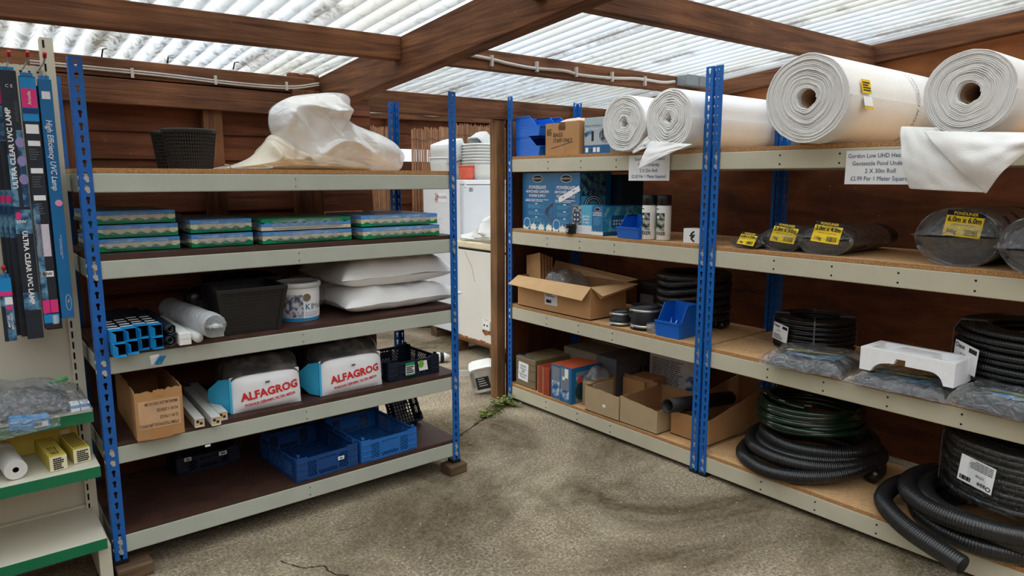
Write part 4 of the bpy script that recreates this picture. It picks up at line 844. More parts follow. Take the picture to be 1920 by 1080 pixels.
M_roll = mat('white_card_roll', (212, 212, 208), .6, var=.04)
t = thing('card_roll', 'white tube with a black hole in its end on the middle display shelf', 'roll', (.086, 2.735, .4795+.034), 0, rot=(0, 0, .12)); b = MB()
b.grid(lambda u, v: (.033*cos(2*pi*u), .26*v, .033*sin(2*pi*u)), 24, 2, M_roll, wrapu=True); b.grid(lambda u, v: ((.033-.024*v)*cos(-2*pi*u), 0, (.033-.024*v)*sin(-2*pi*u)), 24, 2, M_roll, wrapu=True); b.grid(lambda u, v: (.009*cos(-2*pi*u), .2*v, .009*sin(-2*pi*u)), 24, 1, M_dark, wrapu=True); b.build('tube', t)
b = MB(); b.tube([(0, .17, 0), (0, .26, 0)], .0345, M_roll, 24); b.build('collar', t)
o = MB().tube([(0, 0, 0), (0, .22, 0)], .024, M_roll, 20).build('card_roll'); o.location = (.002, 2.76, .4795+.0245); tag(o, 'white tube mostly hidden left of the one with the black hole', 'roll')
# ================================================================ right hand units: local x = left to right seen from the front, local y = depth
QR = -pi/2
def at(yl, yr, xf, z): return (xf, (yl+yr)/2, z)
def closed_box(name, label, cat, yl, yr, xf, z, d, h, m, group=None, rz=0.0, bev=.002):
    t = thing(name, label, cat, at(yl, yr, xf, z), QR+rz, group); w = yl-yr; MB().box(-w/2, w/2, 0, d, 0, h, m).build('body', t, bev=bev); return t, w
def picking_bin(label, loc, rz, w, d, h, group=None, m=None):
    m = m or M_binblue; t = thing('picking_bin', label, 'storage bin', loc, rz, group); th = .003
    prof = [(0, 0.0), (d, 0.0), (d+.008, h), (d*.42, h), (d*.10, h*.52), (-.012, h*.50)]
    b = MB()
    for x0 in (-w/2, w/2-th):
        P = [(x0, y, z_) for y, z_ in prof]+[(x0+th, y, z_) for y, z_ in prof]; n = len(prof)
        b.add(P, [tuple(range(n)), tuple(range(2*n-1, n-1, -1))]+[(i, i+n, (i+1) % n+n, (i+1) % n) for i in range(n)], m)
        for k in range(3): zz = h*(.42+.14*k); b.box(x0-.0015 if x0 < 0 else x0+th, x0 if x0 < 0 else x0+th+.0015, d*.48, d*.82, zz, zz+.004, m)
    b.box(-w/2+th, w/2-th, 0, d, 0, th, m); b.hexa([V(q) for q in ((-w/2+th, d-th, th), (w/2-th, d-th, th), (w/2-th, d, th), (-w/2+th, d, th), (-w/2+th, d+.008-th, h), (w/2-th, d+.008-th, h), (w/2-th, d+.008, h), (-w/2+th, d+.008, h))], m)
    b.build('body', t)
    b = MB(); b.hexa([V(q) for q in ((-w/2+th, 0, 0), (w/2-th, 0, 0), (w/2-th, th, 0), (-w/2+th, th, 0), (-w/2+th, -.012, h*.5), (w/2-th, -.012, h*.5), (w/2-th, -.012+th, h*.5), (-w/2+th, -.012+th, h*.5))], m); b.box(-w/2, w/2, -.018, -.010, h*.46, h*.51, m); b.build('front_lip', t)
    b = MB(); b.box(-w/2-.005, -w/2+th, d*.42, d+.010, h-.006, h+.001, m); b.box(w/2-th, w/2+.005, d*.42, d+.010, h-.006, h+.001, m); b.box(-w/2+th, w/2-th, d+.004, d+.012, h-.006, h+.001, m); b.build('rim', t, bev=.001); return t
# ---------------------------------------------------------------- top shelf
z = ZR[0]+.018
G = 'blue bins on the top right shelf'
picking_bin('lower blue bin at the left end of the top shelf, by the far post', (2.925, 3.275, z), 0, .175, .215, .120, G)
picking_bin('upper blue bin stacked at the left end of the top shelf', (2.925, 3.275, z+.122), 0, .175, .215, .120, G)
picking_bin('lower blue bin hidden behind the carton marked bags', (3.135, 3.22, z), 0, .175, .215, .120, G)
picking_bin('upper blue bin looking over the carton marked bags', (3.135, 3.22, z+.122), 0, .175, .215, .120, G)
t, w = closed_box('carton', 'taped brown carton with handwriting on its front', 'carton', 3.215, 2.925, 2.84, z, .20, .185, M_card)
b = MB(); b.panel((.0, -.0003, .165), NX, NZ, .05, .045, mat('dark_tape_patch', (112, 76, 46), .5)); b.panel((.0, -.0003, .03), NX, NZ, .045, .045, MATS['packing_tape']); b.build('tape', t)
text(t, 'FISH', (-.0, -.001, .155), .034, M_print, bold=-.005); text(t, 'BAGS', (-.035, -.001, .115), .034, M_ink, bold=.0, shear=.15); text(t, 'STAFF ONLY', (.005, -.001, .082), .032, M_ink, sx=.9, shear=.15)
b = MB(); b.panel((.0, -.0003, .056), V((1, 0, .18)), V((-.18, 0, 1)), .19, .0025, M_ink); lines(b, (-.11, -.0003, .15), NX, NZ, .045, 5, .008, M_print); b.build('pen_mark', t)
o = pillow(.16, .12, .03, mat('pale_wrapping', (214, 188, 172), .6), 12, 8, 3, .008, 18, 2).build('wrapping_scrap'); o.location = (2.88, 3.05, z+.186); o.rotation_euler = (0, 0, QR); tag(o, 'crumpled pale wrapping lying on top of the carton with handwriting', 'wrapping')
M_pumpbox = mat('grey_printed_box', (172, 184, 190), .45, var=.06)
t, w = closed_box('pump_box', 'grey printed pump box with a blue base band beside the white rolls', 'box', 2.905, 2.70, 2.86, z, .22, .20, M_pumpbox)
b = MB(); b.panel((0, -.0002, .024), NX, NZ, w, .048, mat('blue_band', (22, 94, 150), .45)); b.build('base_band', t)
b = MB()
for k in range(4): b.panel((-w*.38+.03*k, -.0012, .022), NX, NZ, .022, .026, M_paper if k != 1 else M_lampart)
b.build('icon', t)
MB().disc((.06, -.0003, .10), NX, NZ, .042, mat('pond_photo', (38, 44, 66), .5, c2=(150, 150, 160), thr=(.45, .6), scale=40), 24, .0008).build('photo_print', t); MB().panel((-.035, -.0003, .098), NX, NZ, .016, .055, M_ink).build('picture_print', t); MB().panel((-.07, -.0003, .115), V((1, 0, .4)), V((-.4, 0, 1)), .06, .022, M_lampart).build('picture_print', t)
text(t, 'Electric Air Blower', (-.03, -.001, .155), .016, M_inkgrey, align='CENTER'); text(t, 'Indoor pond edition', (-.035, -.001, .138), .011, M_paper)
# rolls of white underlay
M_fab = mat('white_felt', (244, 243, 240), .9, var=.025, scale=8, bump=.25, bscale=260, trans=.10)
M_fabbeige = mat('white_felt_edge', (236, 234, 230), .95, var=.04, scale=30, bump=.3, bscale=260)
def felt_roll(label, yc, zc_off, R, r0, L, xf, turns, wob, seed, core=True, sq=1.0):
    t = thing('felt_roll', label, 'underlay roll', (xf, yc, z), QR, 'white felt rolls on the top shelf'); n = turns*40; b = MB(); p = (R-r0)/turns
    def rad(i):
        a = 2*pi*i/40; f = i/n; r = r0+(R-r0)*f; ca, sa = cos(a), sin(a)
        return r*(1+wob*(1-f*.85)*nz3((ca*.9, sa*.9, f*.9+seed), 1.6, seed)+wob*.35*nz3((ca*2, sa*2, f*2), 2, seed+9)*(1-f*.6)), a
    pts = [rad(i) for i in range(n+1)]
    zmin = min(r*sin(a) for r, a in pts[-41:]); zc = -zmin+zc_off
    off = [.006*nz3((i*.03, seed, 0), 1.0)+.004*sin(i*.157+seed) for i in range(n+1)]
    th = p*.86
    ys = [0, .02, L*.5, L]
    V_ = []; F_ = []
    for i, (r, a) in enumerate(pts):
        for q, y in enumerate(ys):
            for rr in (r+th/2, r-th/2): V_.append((rr*cos(a)*sq, y+(off[i] if q < 2 else 0), zc+rr*sin(a)+(.010*sin(y*3)*0)))
    k = len(ys)*2
    for i in range(n):
        A, B = i*k, (i+1)*k; F_.append((A, A+1, B+1, B))
        for q in range(len(ys)-1):
            o0 = 2*q; F_.append((A+o0, B+o0, B+o0+2, A+o0+2)) if i >= n-42 else None
            if q == 0 or i < 40: F_.append((A+o0+1, A+o0+3, B+o0+3, B+o0+1)); F_.append((A+o0, B+o0, B+o0+2, A+o0+2)) if i < n-42 else None
    b.add(V_, F_, M_fab, True); e = n*k; b.add([V_[e+j] for j in range(k)], [(0, 2, 3, 1), (2, 4, 5, 3), (4, 6, 7, 5)], M_fabbeige)
    b.build('felt', t)
    m2 = MB(); m2.grid(lambda u, v: ((r0+(R-r0)*v)*cos(2*pi*u)*sq*.97, .045, zc+(r0+(R-r0)*v)*sin(2*pi*u)*.97), 30, 2, M_fabbeige, wrapu=True); m2.build('inner_layers', t)
    if core:
        c = MB(); rr = r0*.86; c.grid(lambda u, v: (rr*cos(2*pi*u), .035+v*(L-.05), zc+rr*sin(2*pi*u)), 28, 2, mat('card_core', (150, 112, 80), .8), wrapu=True); c.build('card_core', t, solid=.004)
    return t, zc
felt_roll('white felt roll nearest the grey pump box, its middle crushed', 2.492, +.004, .142, .022, 1.0, 2.735, 13, .32, 1, False)
t2, zc2 = felt_roll('white felt roll left of the twin posts with a loose tail over the price sign', 2.188, +.004, .143, .020, 1.0, 2.715, 12, .32, 5, False)
def patch(A, B, C, D, bow, m, nu=16, nv=16, seed=0):
    A, B, C, D = map(V, (A, B, C, D)); b = MB()
    def fn(u, v): p = (A*(1-u)+B*u)*(1-v)+(D*(1-u)+C*u)*v; p = p+V((0, -1, 0))*bow*(sin(pi*u)*.8*v+sin(pi*v)*.6)+V((0, .010*nz3((u*3, v*3, seed), 1.3, seed), 0)); return p
    return b.grid(fn, nu, nv, m)
patch((-.105, -.004, .045), (.15, -.006, .018), (.05, -.030, -.018), (-.139, -.05, -.096), .015, M_fab, seed=3).build('loose_tail', t2, solid=.004, sub=1)
patch((-.125, .01, .075), (-.10, .0, .02), (-.20, -.02, -.015), (-.205, -.015, -.005), .004, M_fab, seed=6).build('loose_tail', t2, solid=.004)
t3, zc3 = felt_roll('large white felt roll with a yellow sticker, right of the twin posts', 1.487, +.004, .172, .040, 1.02, 2.69, 21, .15, 8, True)
R3 = .174
def on_roll(deg, y, R, zc, off=.002): a = radians(deg); n = V((cos(a), 0, sin(a))); return n*(R+off)+V((0, y, zc)), V((0, 1, 0)), V((-sin(a), 0, cos(a)))
b = MB(); p, r, u = on_roll(12, .13, R3, zc3, .0015); b.panel(p, r, u, .075, .055, mat('yellow_sticker', (232, 190, 24), .5)); b.panel(p+u*-.06, r, u, .07, .04, M_paper); b.panel(p+u*-.083, r, u, .07, .012, MATS['yellow_sticker']); b.build('sticker', t3)
b = MB(); lines(b, p+u*.015+V((.001, 0, 0)), r, u, .06, 4, .010, M_ink); b.build('sticker_print', t3)
for deg in (32, -42):
    o = text(t3, 'GORDON LOW', (0, 0, 0), .030, M_inkgrey)
    for v in o.data.vertices: a = radians(deg)+v.co.x/R3; v.co = ((R3+.002)*cos(a), .62-v.co.z, zc3+(R3+.002)*sin(a))
t4, zc4 = felt_roll('white felt roll at the right edge of the photo with a hanging loose sheet', .90, +.004, .140, .036, 1.02, 2.645, 19, .15, 12, True)
patch((-.215, .03, .045), (-.07, -.03, .03), (.095, -.025, -.185), (-.150, -.02, -.175), .045, M_fab, 20, 20, seed=1).build('loose_sheet', t4, solid=.003, sub=1)
patch((-.11, -.05, .02), (.20, -.015, .0), (.185, -.03, -.06), (.095, -.045, -.19), .055, M_fab, 20, 20, seed=2).build('loose_sheet', t4, solid=.003, sub=1)
for (y0, y1, z0, z1, rows, lab) in ((2.505, 2.238, 1.458, 1.588, ('Gordon Low Standard', 'Grade Underlay', '2 X 25m Roll', '£2.65 Per 1 Meter Squared'), 'white price sign on the beam below the crushed felt rolls, reading 2 X 25m'), (1.362, 1.092, 1.446, 1.576, ('Gordon Low UHD Heavy Duty', 'Geotextile Pond Underlay', '2 X 30m Roll', '£2.99 Per 1 Meter Squared'), 'white price sign half covered by the hanging felt sheet, reading 2 X 30m')):
    t = thing('price_sign', lab, 'sign', (RX-.004, (y0+y1)/2, z0), QR, 'price signs on the top beam'); w = y0-y1; h = z1-z0; MB().box(-w/2, w/2, -.001, .0, 0, h, M_paper).build('card', t)
    for i, s in enumerate(rows): text(t, s, (0 if i != 0 else .004, -.001, h*(.84-.225*i)), .0238, M_inkblue, sx=.86 if len(s) > 22 else .9)

# ---------------------------------------------------------------- second shelf, far unit
z = ZR[1]+.020
M_teal = mat('deep_blue_print', (0, 98, 150), .4, var=.16, scale=4, spec=.5); M_tealpic = mat('dark_pond_photo', (14, 52, 76), .4, c2=(120, 176, 196), thr=(.42, .75), scale=26); M_sky = mat('pale_blue_print', (82, 172, 208), .4, var=.08); M_petal = mat('white_petal_print', (236, 238, 226), .5)
def flowers(t, w, s, zmax, seed, name='flower_print', x0=None, x1=None):
    rd = random.Random(seed); b = MB(); x0 = -w/2 if x0 is None else x0; x1 = w/2 if x1 is None else x1
    for k in range(9):
        x = x0+(x1-x0)*(k+.5)/9; hh = zmax*rd.uniform(.5, 1.0); b.add([(max(x-.008, x0), -.0007, 0), (min(x+.008, x1), -.0007, 0), (x+rd.uniform(-.01, .01)*.5, -.0007, hh)], [(0, 1, 2)], M_sky)
    for k in range(4):
        cx = x0+(x1-x0)*(k+.5)/4; yy = -.0010
        for a in (50, 90, 130, 20, 160): c_, s_ = cos(radians(a)), sin(radians(a)); L = zmax*.55; ex, ez = cx+c_*L*.8, max(0.002, s_*L+.004); ex = min(max(ex, x0), x1); nn = V((-s_, 0, c_))*zmax*.17; m0 = V((cx*.5+ex*.5, yy, ez*.5)); b.add([(cx, yy, .002), tuple(m0-nn), (ex, yy, ez), tuple(m0+nn)], [(0, 1, 2, 3)], M_petal); yy -= .00012
    b.build(name, t)
def powersafe(label, yl, yr, xf, seed):
    h = .352; t, w = closed_box('power_supply_box', label, 'box', yl, yr, xf, z, .26, h, M_teal, 'tall blue power supply boxes')
    b = MB(); b.disc((0, -.0004, h-.036), NX, NZ, .048, M_paper, 28, .0006, .48); b.disc((0, -.0008, h-.036), NX, NZ, .045, M_ink, 28, .0008, .45); b.build('emblem', t)
    text(t, 'BLAGDON', (0, -.0016, h-.036), .016, M_paper)
    for i, (s, sz) in enumerate((('POWERSAFE', .029), ('ARMOURED GARDEN', .0225), ('POWER SUPPLY', .0225))): text(t, s, (.0, -.001, h-.090-.026*i), sz, M_paper, bold=.015, sx=min(1, .92*w/(len(s)*sz*.72)))
    b = MB(); lines(b, (0, -.0004, h-.165), NX, NZ, w*.8, 2, .009, M_paper, seed=seed); b.build('small_print', t)
    for k in range(3):
        b = MB(); b.panel((-.01, -.0004, h-.190-.042*k), NX, NZ, .02, .006, M_paper); lines(b, (-.01, -.0004, h-.200-.042*k), NX, NZ, w*.55, 3, .0075, M_sky, seed=seed+k); b.build('small_print', t)
    b = MB(); b.disc((-w*.34, -.0012, .04), NX, NZ, .032, M_petal, 20, .0005); b.disc((-w*.34, -.0018, .04), NX, NZ, .028, mat('seal_blue', (40, 120, 180), .5), 20, .0006); b.build('seal', t)
    flowers(t, w, 0, .075, seed)
    for k in range(4): b = MB(); b.tube(bez([(w*.5-.002, -.001, .17-.006*k), (w*.30+.006*k, -.001, .135), (w*.26+.008*k, -.001, .10), (w*.40, -.001, .075), (w*.5-.002, -.001, .06)], 6), .0018, M_inkgrey, 5); b.build('cable_print', t)
    # picture side
    b = MB(); b.panel((w/2+.0002, .11, h*.80), NY, NZ, .20, h*.36, M_tealpic); b.build('photo_print', t); b = MB(); b.panel((w/2+.0002, .11, h*.42), NY, NZ, .20, h*.38, M_sky); b.build('sky_print', t)
    for k in range(5): o = MB().tube([(w/2+.0012, .11+.080*cos(pi*q/12)*(1-.10*k), h*.44+.065*sin(pi*q/12)*(1-.10*k)) for q in range(13)], .0028, M_ink if k % 2 == 0 else M_paper, 5).build('cable_print', t)
    return t
powersafe('tall blue power supply box by the far post, with white flower print', 3.457, 3.165, 2.862, 1)
tp = powersafe('tall blue power supply box with a strip of paper taped across it', 3.155, 2.920, 2.848, 4)
b = MB(); q = V((1, 0, .42)).normalized(); qn = V((-.42, 0, 1)).normalized(); b.panel((.03, -.003, .225), q, qn, .19, .032, M_paper, .001); b.panel((.07, -.0042, .246), q, qn, .02, .005, M_inkgrey); b.panel((-.02, -.0042, .206), q, qn, .018, .005, M_inkgrey); b.build('paper_strip', tp)
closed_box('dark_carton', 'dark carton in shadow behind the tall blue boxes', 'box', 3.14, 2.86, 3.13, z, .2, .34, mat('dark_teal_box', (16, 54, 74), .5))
G = 'blue garden switch boxes'
t, w = closed_box('switch_box', 'pale blue switch box with a photo of the switch on a stake', 'box', 2.985, 2.812, 2.846, z, .11, .165, M_sky, G)
b = MB(); b.panel((-.045, -.0002, .105), NX, NZ, .078, .118, mat('switch_photo', (64, 68, 70), .5, c2=(170, 172, 170), thr=(.45, .6), scale=50)); b.build('photo_print', t)
b = MB(); b.panel((-.045, -.0012, .095), NX, NZ, .052, .062, mat('switch_unit', (36, 66, 84), .4)); b.build('switch_print', t)
b = MB(); b.disc((0, 0, 0), NX, NZ, .006, M_paper, 10, .0006); piece(b, 'button_print', t, [(-.045+dx, -.0022, .095+dz) for dx in (-.013, .013) for dz in (-.014, .012)])
text(t, 'garden\nswitch\n5 way', (.035, -.001, .085), .020, M_paper, lead=.9, bold=.02)
t, w = closed_box('switch_box', 'long blue switch box with flower print behind the small blue bin', 'box', 2.806, 2.715, 2.832, z, .32, .163, M_teal, G)
b = MB(); b.disc((0, -.0004, .145), NX, NZ, .022, M_paper, 20, .0006, .5); b.disc((0, -.0008, .145), NX, NZ, .020, M_ink, 20, .0008, .45); b.build('emblem', t)
text(t, 'POWERSAFE\nSWITCHBOX', (0, -.001, .118), .012, M_paper, bold=.02); b = MB(); lines(b, (0, -.0004, .10), NX, NZ, .06, 8, .0062, M_sky); b.build('small_print', t); flowers(t, w, 0, .04, 7)
b = MB(); b.panel((w/2+.0002, .16, .09), NY, NZ, .31, .14, mat('teal_switch_photo', (38, 140, 178), .45, c2=(120, 196, 214), thr=(.45, .65), scale=22)); b.build('photo_print', t)
b = MB(); b.panel((w/2+.0012, .13, .075), NY, NZ, .13, .07, M_teal); b.build('switch_print', t)
b = MB(); b.panel((w/2+.0022, 0, 0), NY, NZ, .012, .010, M_paper); piece(b, 'button_print', t, [(0, .085+.022*i, .062+.018*k) for i in range(5) for k in range(2)])
t = thing('small_jar', 'little black jar in front of the tall blue boxes', 'jar', (2.812, 2.955, z), QR); MB().lathe([(.027, 0), (.028, .004), (.028, .036), (.029, .037), (.029, .052), (.027, .054), (0, .054)], M_black, 28).build('body', t); b = MB(); lines(b, (0, -.0275, .028), NX, NZ, .03, 4, .006, M_paper, t=.002); b.build('label', t)
o = MB().box(-.065, .065, 0, .002, 0, .05, mat('pale_card', (206, 204, 204), .3)).build('blank_card'); o.location = (2.83, 2.868, z+.001); o.rotation_euler = (-.25, 0, QR); tag(o, 'blank pale card leaning on the switch box with the photo', 'card')
picking_bin('small empty blue bin beside the two spray cans', (2.815, 2.515, z), QR, .150, .15, .118)
M_can = mat('white_can', (232, 232, 228), .35, var=.03); M_canpic = mat('dark_ivy_photo', (28, 30, 26), .45, c2=(200, 204, 190), thr=(.46, .66), scale=36)
for i, (x, y) in enumerate(((2.862, 2.413), (2.885, 2.335))):
    t = thing('spray_can', ('white spray can with a black cap, in front next to the small bin', 'white spray can with a black cap, right one of the pair')[i], 'spray can', (x, y, z), QR, 'spray cans'); R = .038
    MB().lathe([(R-.002, 0), (R, .003), (R, .172), (R-.004, .180), (R-.008, .182)], M_can, 36).build('body', t); MB().lathe([(R-.006, .178), (R-.001, .180), (R-.001, .228), (R-.005, .232), (0, .232)], M_black, 36).build('cap', t)
    b = MB(); b.grid(lambda u, v: ((R+.0006)*cos(radians(205+110*u)), (R+.0006)*sin(radians(205+110*u)), .05+.09*v), 14, 2, M_canpic); b.build('photo_label', t)
    o = text(t, 'FIXER', (0, 0, 0), .027, M_ink, bold=.02, sx=.8)
    for v in o.data.vertices: a = -pi/2+.22+v.co.x/R; v.co = ((R+.0014)*cos(a), (R+.0014)*sin(a), .034+v.co.z)
    b = MB(); b.grid(lambda u, v: ((R+.0009)*cos(radians(222+30*u)), (R+.0009)*sin(radians(222+30*u)), .012+.005*v), 6, 1, M_inkgrey); b.grid(lambda u, v: ((R+.0009)*cos(radians(226+40*u)), (R+.0009)*sin(radians(226+40*u)), .158+.005*v), 6, 1, M_inkgrey); b.grid(lambda u, v: ((R+.0012)*cos(radians(250+22*u)), (R+.0012)*sin(radians(250+22*u)), .112+.014*v), 6, 1, M_paper); b.build('small_print', t)
t, w = closed_box('small_carton', 'small white box with a black squiggle beside the twin posts', 'box', 2.165, 2.055, 2.83, z, .08, .072, M_white); b = MB(); P = bez([(.01, -.0008, .06), (-.008, -.0008, .045), (.008, -.0008, .036), (-.006, -.0008, .024), (.012, -.0008, .010)], 4); b.tube(P, .004, M_ink, 6); b.tube(bez([(-.016, -.0008, .040), (.0, -.0008, .032), (.014, -.0008, .044)], 4), .003, M_ink, 6); b.build('pen_mark', t)

# ---------------------------------------------------------------- third shelf, far unit
z = ZR[2]+.020
t = thing('open_carton', 'long open brown carton with its flaps folded out, full of card and film', 'carton', at(3.445, 2.785, 2.815, z), QR); w, d, h = .66, .30, .195
open_box(w, d, h, M_card, M_cardin, .005).build('body', t)
def flap(P, name='flap'):
    b = MB(); A, B, C, D = map(V, P); n = (B-A).cross(D-A).normalized()*.004; b.hexa([A, B, C, D, A+n, B+n, C+n, D+n], M_cardin if name == 'inner_flap' else mat('pale_cardboard', (206, 168, 122), .85, var=.06)); b.build(name, t)
flap(((-w/2, 0, h), (w/2, 0, h), (w/2-.02, -.055, h-.075), (-w/2-.03, -.06, h-.055)))
flap(((w/2, 0, h), (w/2, d, h), (w/2+.12, d-.03, h+.008), (w/2+.075, .02, h-.045)))
flap(((w/2, .01, h-.003), (w/2, d, h-.005), (w/2+.10, d-.04, h-.012), (w/2+.055, .03, h-.062)))
flap(((-w/2, d, h), (w/2, d, h), (w/2+.05, d+.05, h+.02), (-w/2, d+.03, h+.07)))
b = MB(); b.panel((-.01, -.0003, .085), NX, NZ, .115, .085, mat('grey_shipping_label', (200, 200, 200), .6)); b.build('shipping_label', t); b = MB(); lines(b, (-.02, -.0012, .115), NX, NZ, .08, 3, .009, M_ink); b.build('label_print', t); b = MB(); barcode(b, (-.03, -.0012, .065), NX, NZ, .045, .02, M_ink); b.build('barcode', t)
for k in range(5): o = MB().box(-.07, .07, 0, .004, 0, .33-.008*k, M_card).build('card_divider'); o.location = (2.87+.020*k, 3.350-.006*k, z+.008); o.rotation_euler = (-.16, -.22, QR); tag(o, ('front', 'second', 'third', 'fourth', 'back')[k]+' of the loose card dividers standing up in the long open carton', 'card divider', 'card dividers in the open carton')
o = pillow(.22, .22, .12, M_filmcrisp, 20, 16, 3, .02, 16, 3).build('film_wad'); o.location = (2.86, 3.16, z+.12); o.rotation_euler = (0, 0, QR); tag(o, 'crumpled clear film stuffed in the long open carton', 'plastic film')
def connector(label, y, x, R, h, step):
    t = thing('rubber_coupling', label, 'pipe coupling', (x, y, z), QR, 'rubber pipe couplings'); r2 = R*.84 if step else R
    b = MB(); b.lathe([(R, 0), (R, h*.48), (R*.97 if not step else r2, h*.55), (r2, h), (r2-.006, h), (r2-.006, .004), (R-.02, .004)], M_rubber, 36); b.build('sleeve', t)
    for zz, rr in ((h*.16, R), (h*.82, r2)):
        o = MB().lathe([(rr+.0005, zz-.006), (rr+.002, zz-.006), (rr+.002, zz+.006), (rr+.0005, zz+.006)], M_zinc, 36).build('clamp_band', t)
        b = MB(); a = radians(-120 if zz > h*.5 else -100); p = V(((rr+.006)*cos(a), (rr+.006)*sin(a), zz)); b.bar(p-V((-sin(a), cos(a), 0))*.012, p+V((-sin(a), cos(a), 0))*.012, .009, M_zinc); b.build('clamp_screw', o)
connector('small stepped black rubber coupling with two steel clamps', 2.61, 2.875, .060, .078, True)
connector('large black rubber coupling with two steel clamps', 2.455, 2.905, .079, .128, False)
t = picking_bin('blue bin holding screws and fittings, next to the twin posts', (2.822, 2.235, z), QR+.04, .145, .150, .165)
o = MB().lathe([(.022, 0), (.022, .03), (.018, .03), (.018, 0)], M_rubber, 20).build('rubber_ring'); o.location = (2.88, 2.265, z+.03); o.rotation_euler = (.6, 1.0, 0); tag(o, 'black rubber ring lying in the blue bin of fittings', 'ring')
for k in range(3): o = MB().tube([(0, 0, 0), (.01*k, .02, .05), (.02, .03-.02*k, .085-.01*k)], .003, M_zinc, 6).build('steel_clip'); o.location = (2.872+.010*k, 2.236-.010*k, z+.006); tag(o, ('left', 'middle', 'right')[k]+' of the steel clips standing in the blue bin of fittings', 'clip', 'steel clips in the blue bin')
o = MB().lathe([(.030, 0), (.034, .05), (.030, .05), (.027, .004), (0, .004)], M_film, 20).build('clear_cup'); o.location = (2.85, 2.358, z); tag(o, 'clear plastic cup beside the blue bin of fittings', 'cup')
# hose coils ------------------------------------------------------
M_hose = mat('black_ribbed_hose', (24, 25, 26), .32, var=.12, scale=30, spec=.6); M_hoseg = mat('clear_dark_green_hose', (10, 38, 26), .15, var=.15, scale=10, spec=.8)
def coil_pts(R, cells, seed, jr=.006, jz=.004, seg=64, ecc=.0, end=1.0):
    """one continuous spiral: cells = (radius offset, height) of every loop"""
    out = []; n = len(cells); tot = int(n*seg*end) if end <= 1 else n*seg
    for i in range(tot):
        k = i//seg; f = (i % seg)/seg; a = cells[k]; c = cells[min(k+1, n-1)]; s = max(0, (f-.7)/.3); s = s*s*(3-2*s); w = 2*pi*i/seg
        q = nz3((cos(w)*.8, sin(w)*.8, k*.7), 1.2, seed); q2 = nz3((cos(w)*.8, sin(w)*.8, k*.7+5), 1.3, seed+4)
        r = R+a[0]+(c[0]-a[0])*s+q*jr; zz = a[1]+(c[1]-a[1])*s+q2*jz; ox, oy = (a[2] if len(a) > 2 else 0), (a[3] if len(a) > 3 else 0); ox += ((c[2] if len(c) > 2 else 0)-ox)*s; oy += ((c[3] if len(c) > 3 else 0)-oy)*s
        out.append(V((r*cos(w)+ox, r*(1-ecc)*sin(w)+oy, max(zz, .001))))
    return out
def ribbed(mb, pts, r, m, pitch=.0065, n=10, ridge=.07):
    P = [pts[0]]; acc = 0; st = pitch/4                          # resample to the rib pitch
    for a, c in zip(pts, pts[1:]):
        L = (c-a).length; d = st-acc
        while d <= L: P.append(a+(c-a)*(d/L)); d += st
        acc = L-(d-st)
    return mb.tube(P, r, m, n, ridge=ridge)
t = thing('hose_coil', 'tall coil of black ribbed hose in the dark behind the couplings', 'hose coil', (3.195, 2.36, z), QR); b = MB(); r = .022
ribbed(b, coil_pts(.182, [(.0, r+2*r*.98*k) for k in range(7)], 3, .006, .004), r, M_hose, .009, 9, .06); b.build('hose', t)
b = MB(); ribbed(b, coil_pts(.182-2*r, [(.0, r+2*r*.98*k) for k in range(6)], 9, .006, .004), r*.95, M_hose, .009, 8, .06); b.build('hose', t)
t, w = closed_box('dark_carton', 'dark carton with a grey label in shadow right of the long open carton', 'box', 2.76, 2.56, 3.18, z, .18, .20, M_black); 
b = MB(); b.panel((-.02, -.0004, .10), NX, NZ, .10, .06, M_inkgrey); b.build('label', t)

# ---------------------------------------------------------------- bottom shelf, far unit
z = ZR[3]+.020
M_olive = mat('brown_wrapped_parcel', (120, 104, 74), .5, var=.12, scale=8, spec=.6, bump=.15, bscale=20)
t, w = closed_box('parcel', 'brown taped parcel with a handwritten note, at the far post', 'parcel', 3.475, 3.275, 2.822, z, .32, .195, M_olive, bev=.006)
b = MB(); b.panel((-.02, -.0015, .10), V((1, 0, -.06)), V((.06, 0, 1)), .10, .12, M_paper); b.build('note', t)
text(t, 'POZITEC\nMulticlear\n8000\nReplacement\nPump Set', (-.02, -.003, .10), .0185, M_ink, V((1, 0, -.06)), V((.06, 0, 1)), lead=.95, sx=.8)
b = MB(); [b.box(-w/2-.001, w/2+.001, -.0012, 0, zz, zz+.004, mat('tape_line', (84, 72, 50), .3)) for zz in (.05, .115, .155)]; b.build('tape', t)
b = MB(); b.grid(lambda u, v: (-.085+.13*u+.0*v, -.004+.07*v, .196+.010*abs(nz3((u*3, v*3, 0), 2))+.004), 10, 6, M_filmcrisp); b.grid(lambda u, v: (-.08+.03*u, .01+.04*v, .205), 2, 2, M_black); b.build('film_patch', t)
M_rust = mat('rust_red_carton', (150, 58, 34), .5, var=.08); M_rusttop = mat('orange_top', (188, 84, 50), .5, var=.08); M_artbox = mat('grey_box_side', (120, 130, 140), .45, var=.1); M_fishpic = mat('blue_fish_photo', (24, 92, 150), .4, c2=(216, 222, 226), thr=(.45, .62), scale=20)
for i, (yl, yr) in enumerate(((3.245, 3.195), (3.190, 3.130))):
    t, w = closed_box('rust_red_box', ('rust red box spine nearest the brown parcel', 'rust red box spine against the blue printed boxes')[i], 'box', yl, yr, 2.815-.004*i, z, .20, .175, M_rust, 'rust red boxes'); b = MB(); b.box(-w/2, -w/2+.004, -.0006, 0, 0, .175, MATS['pale_cardboard']); b.build('worn_edge', t)
G = 'blue and grey printed pump boxes'
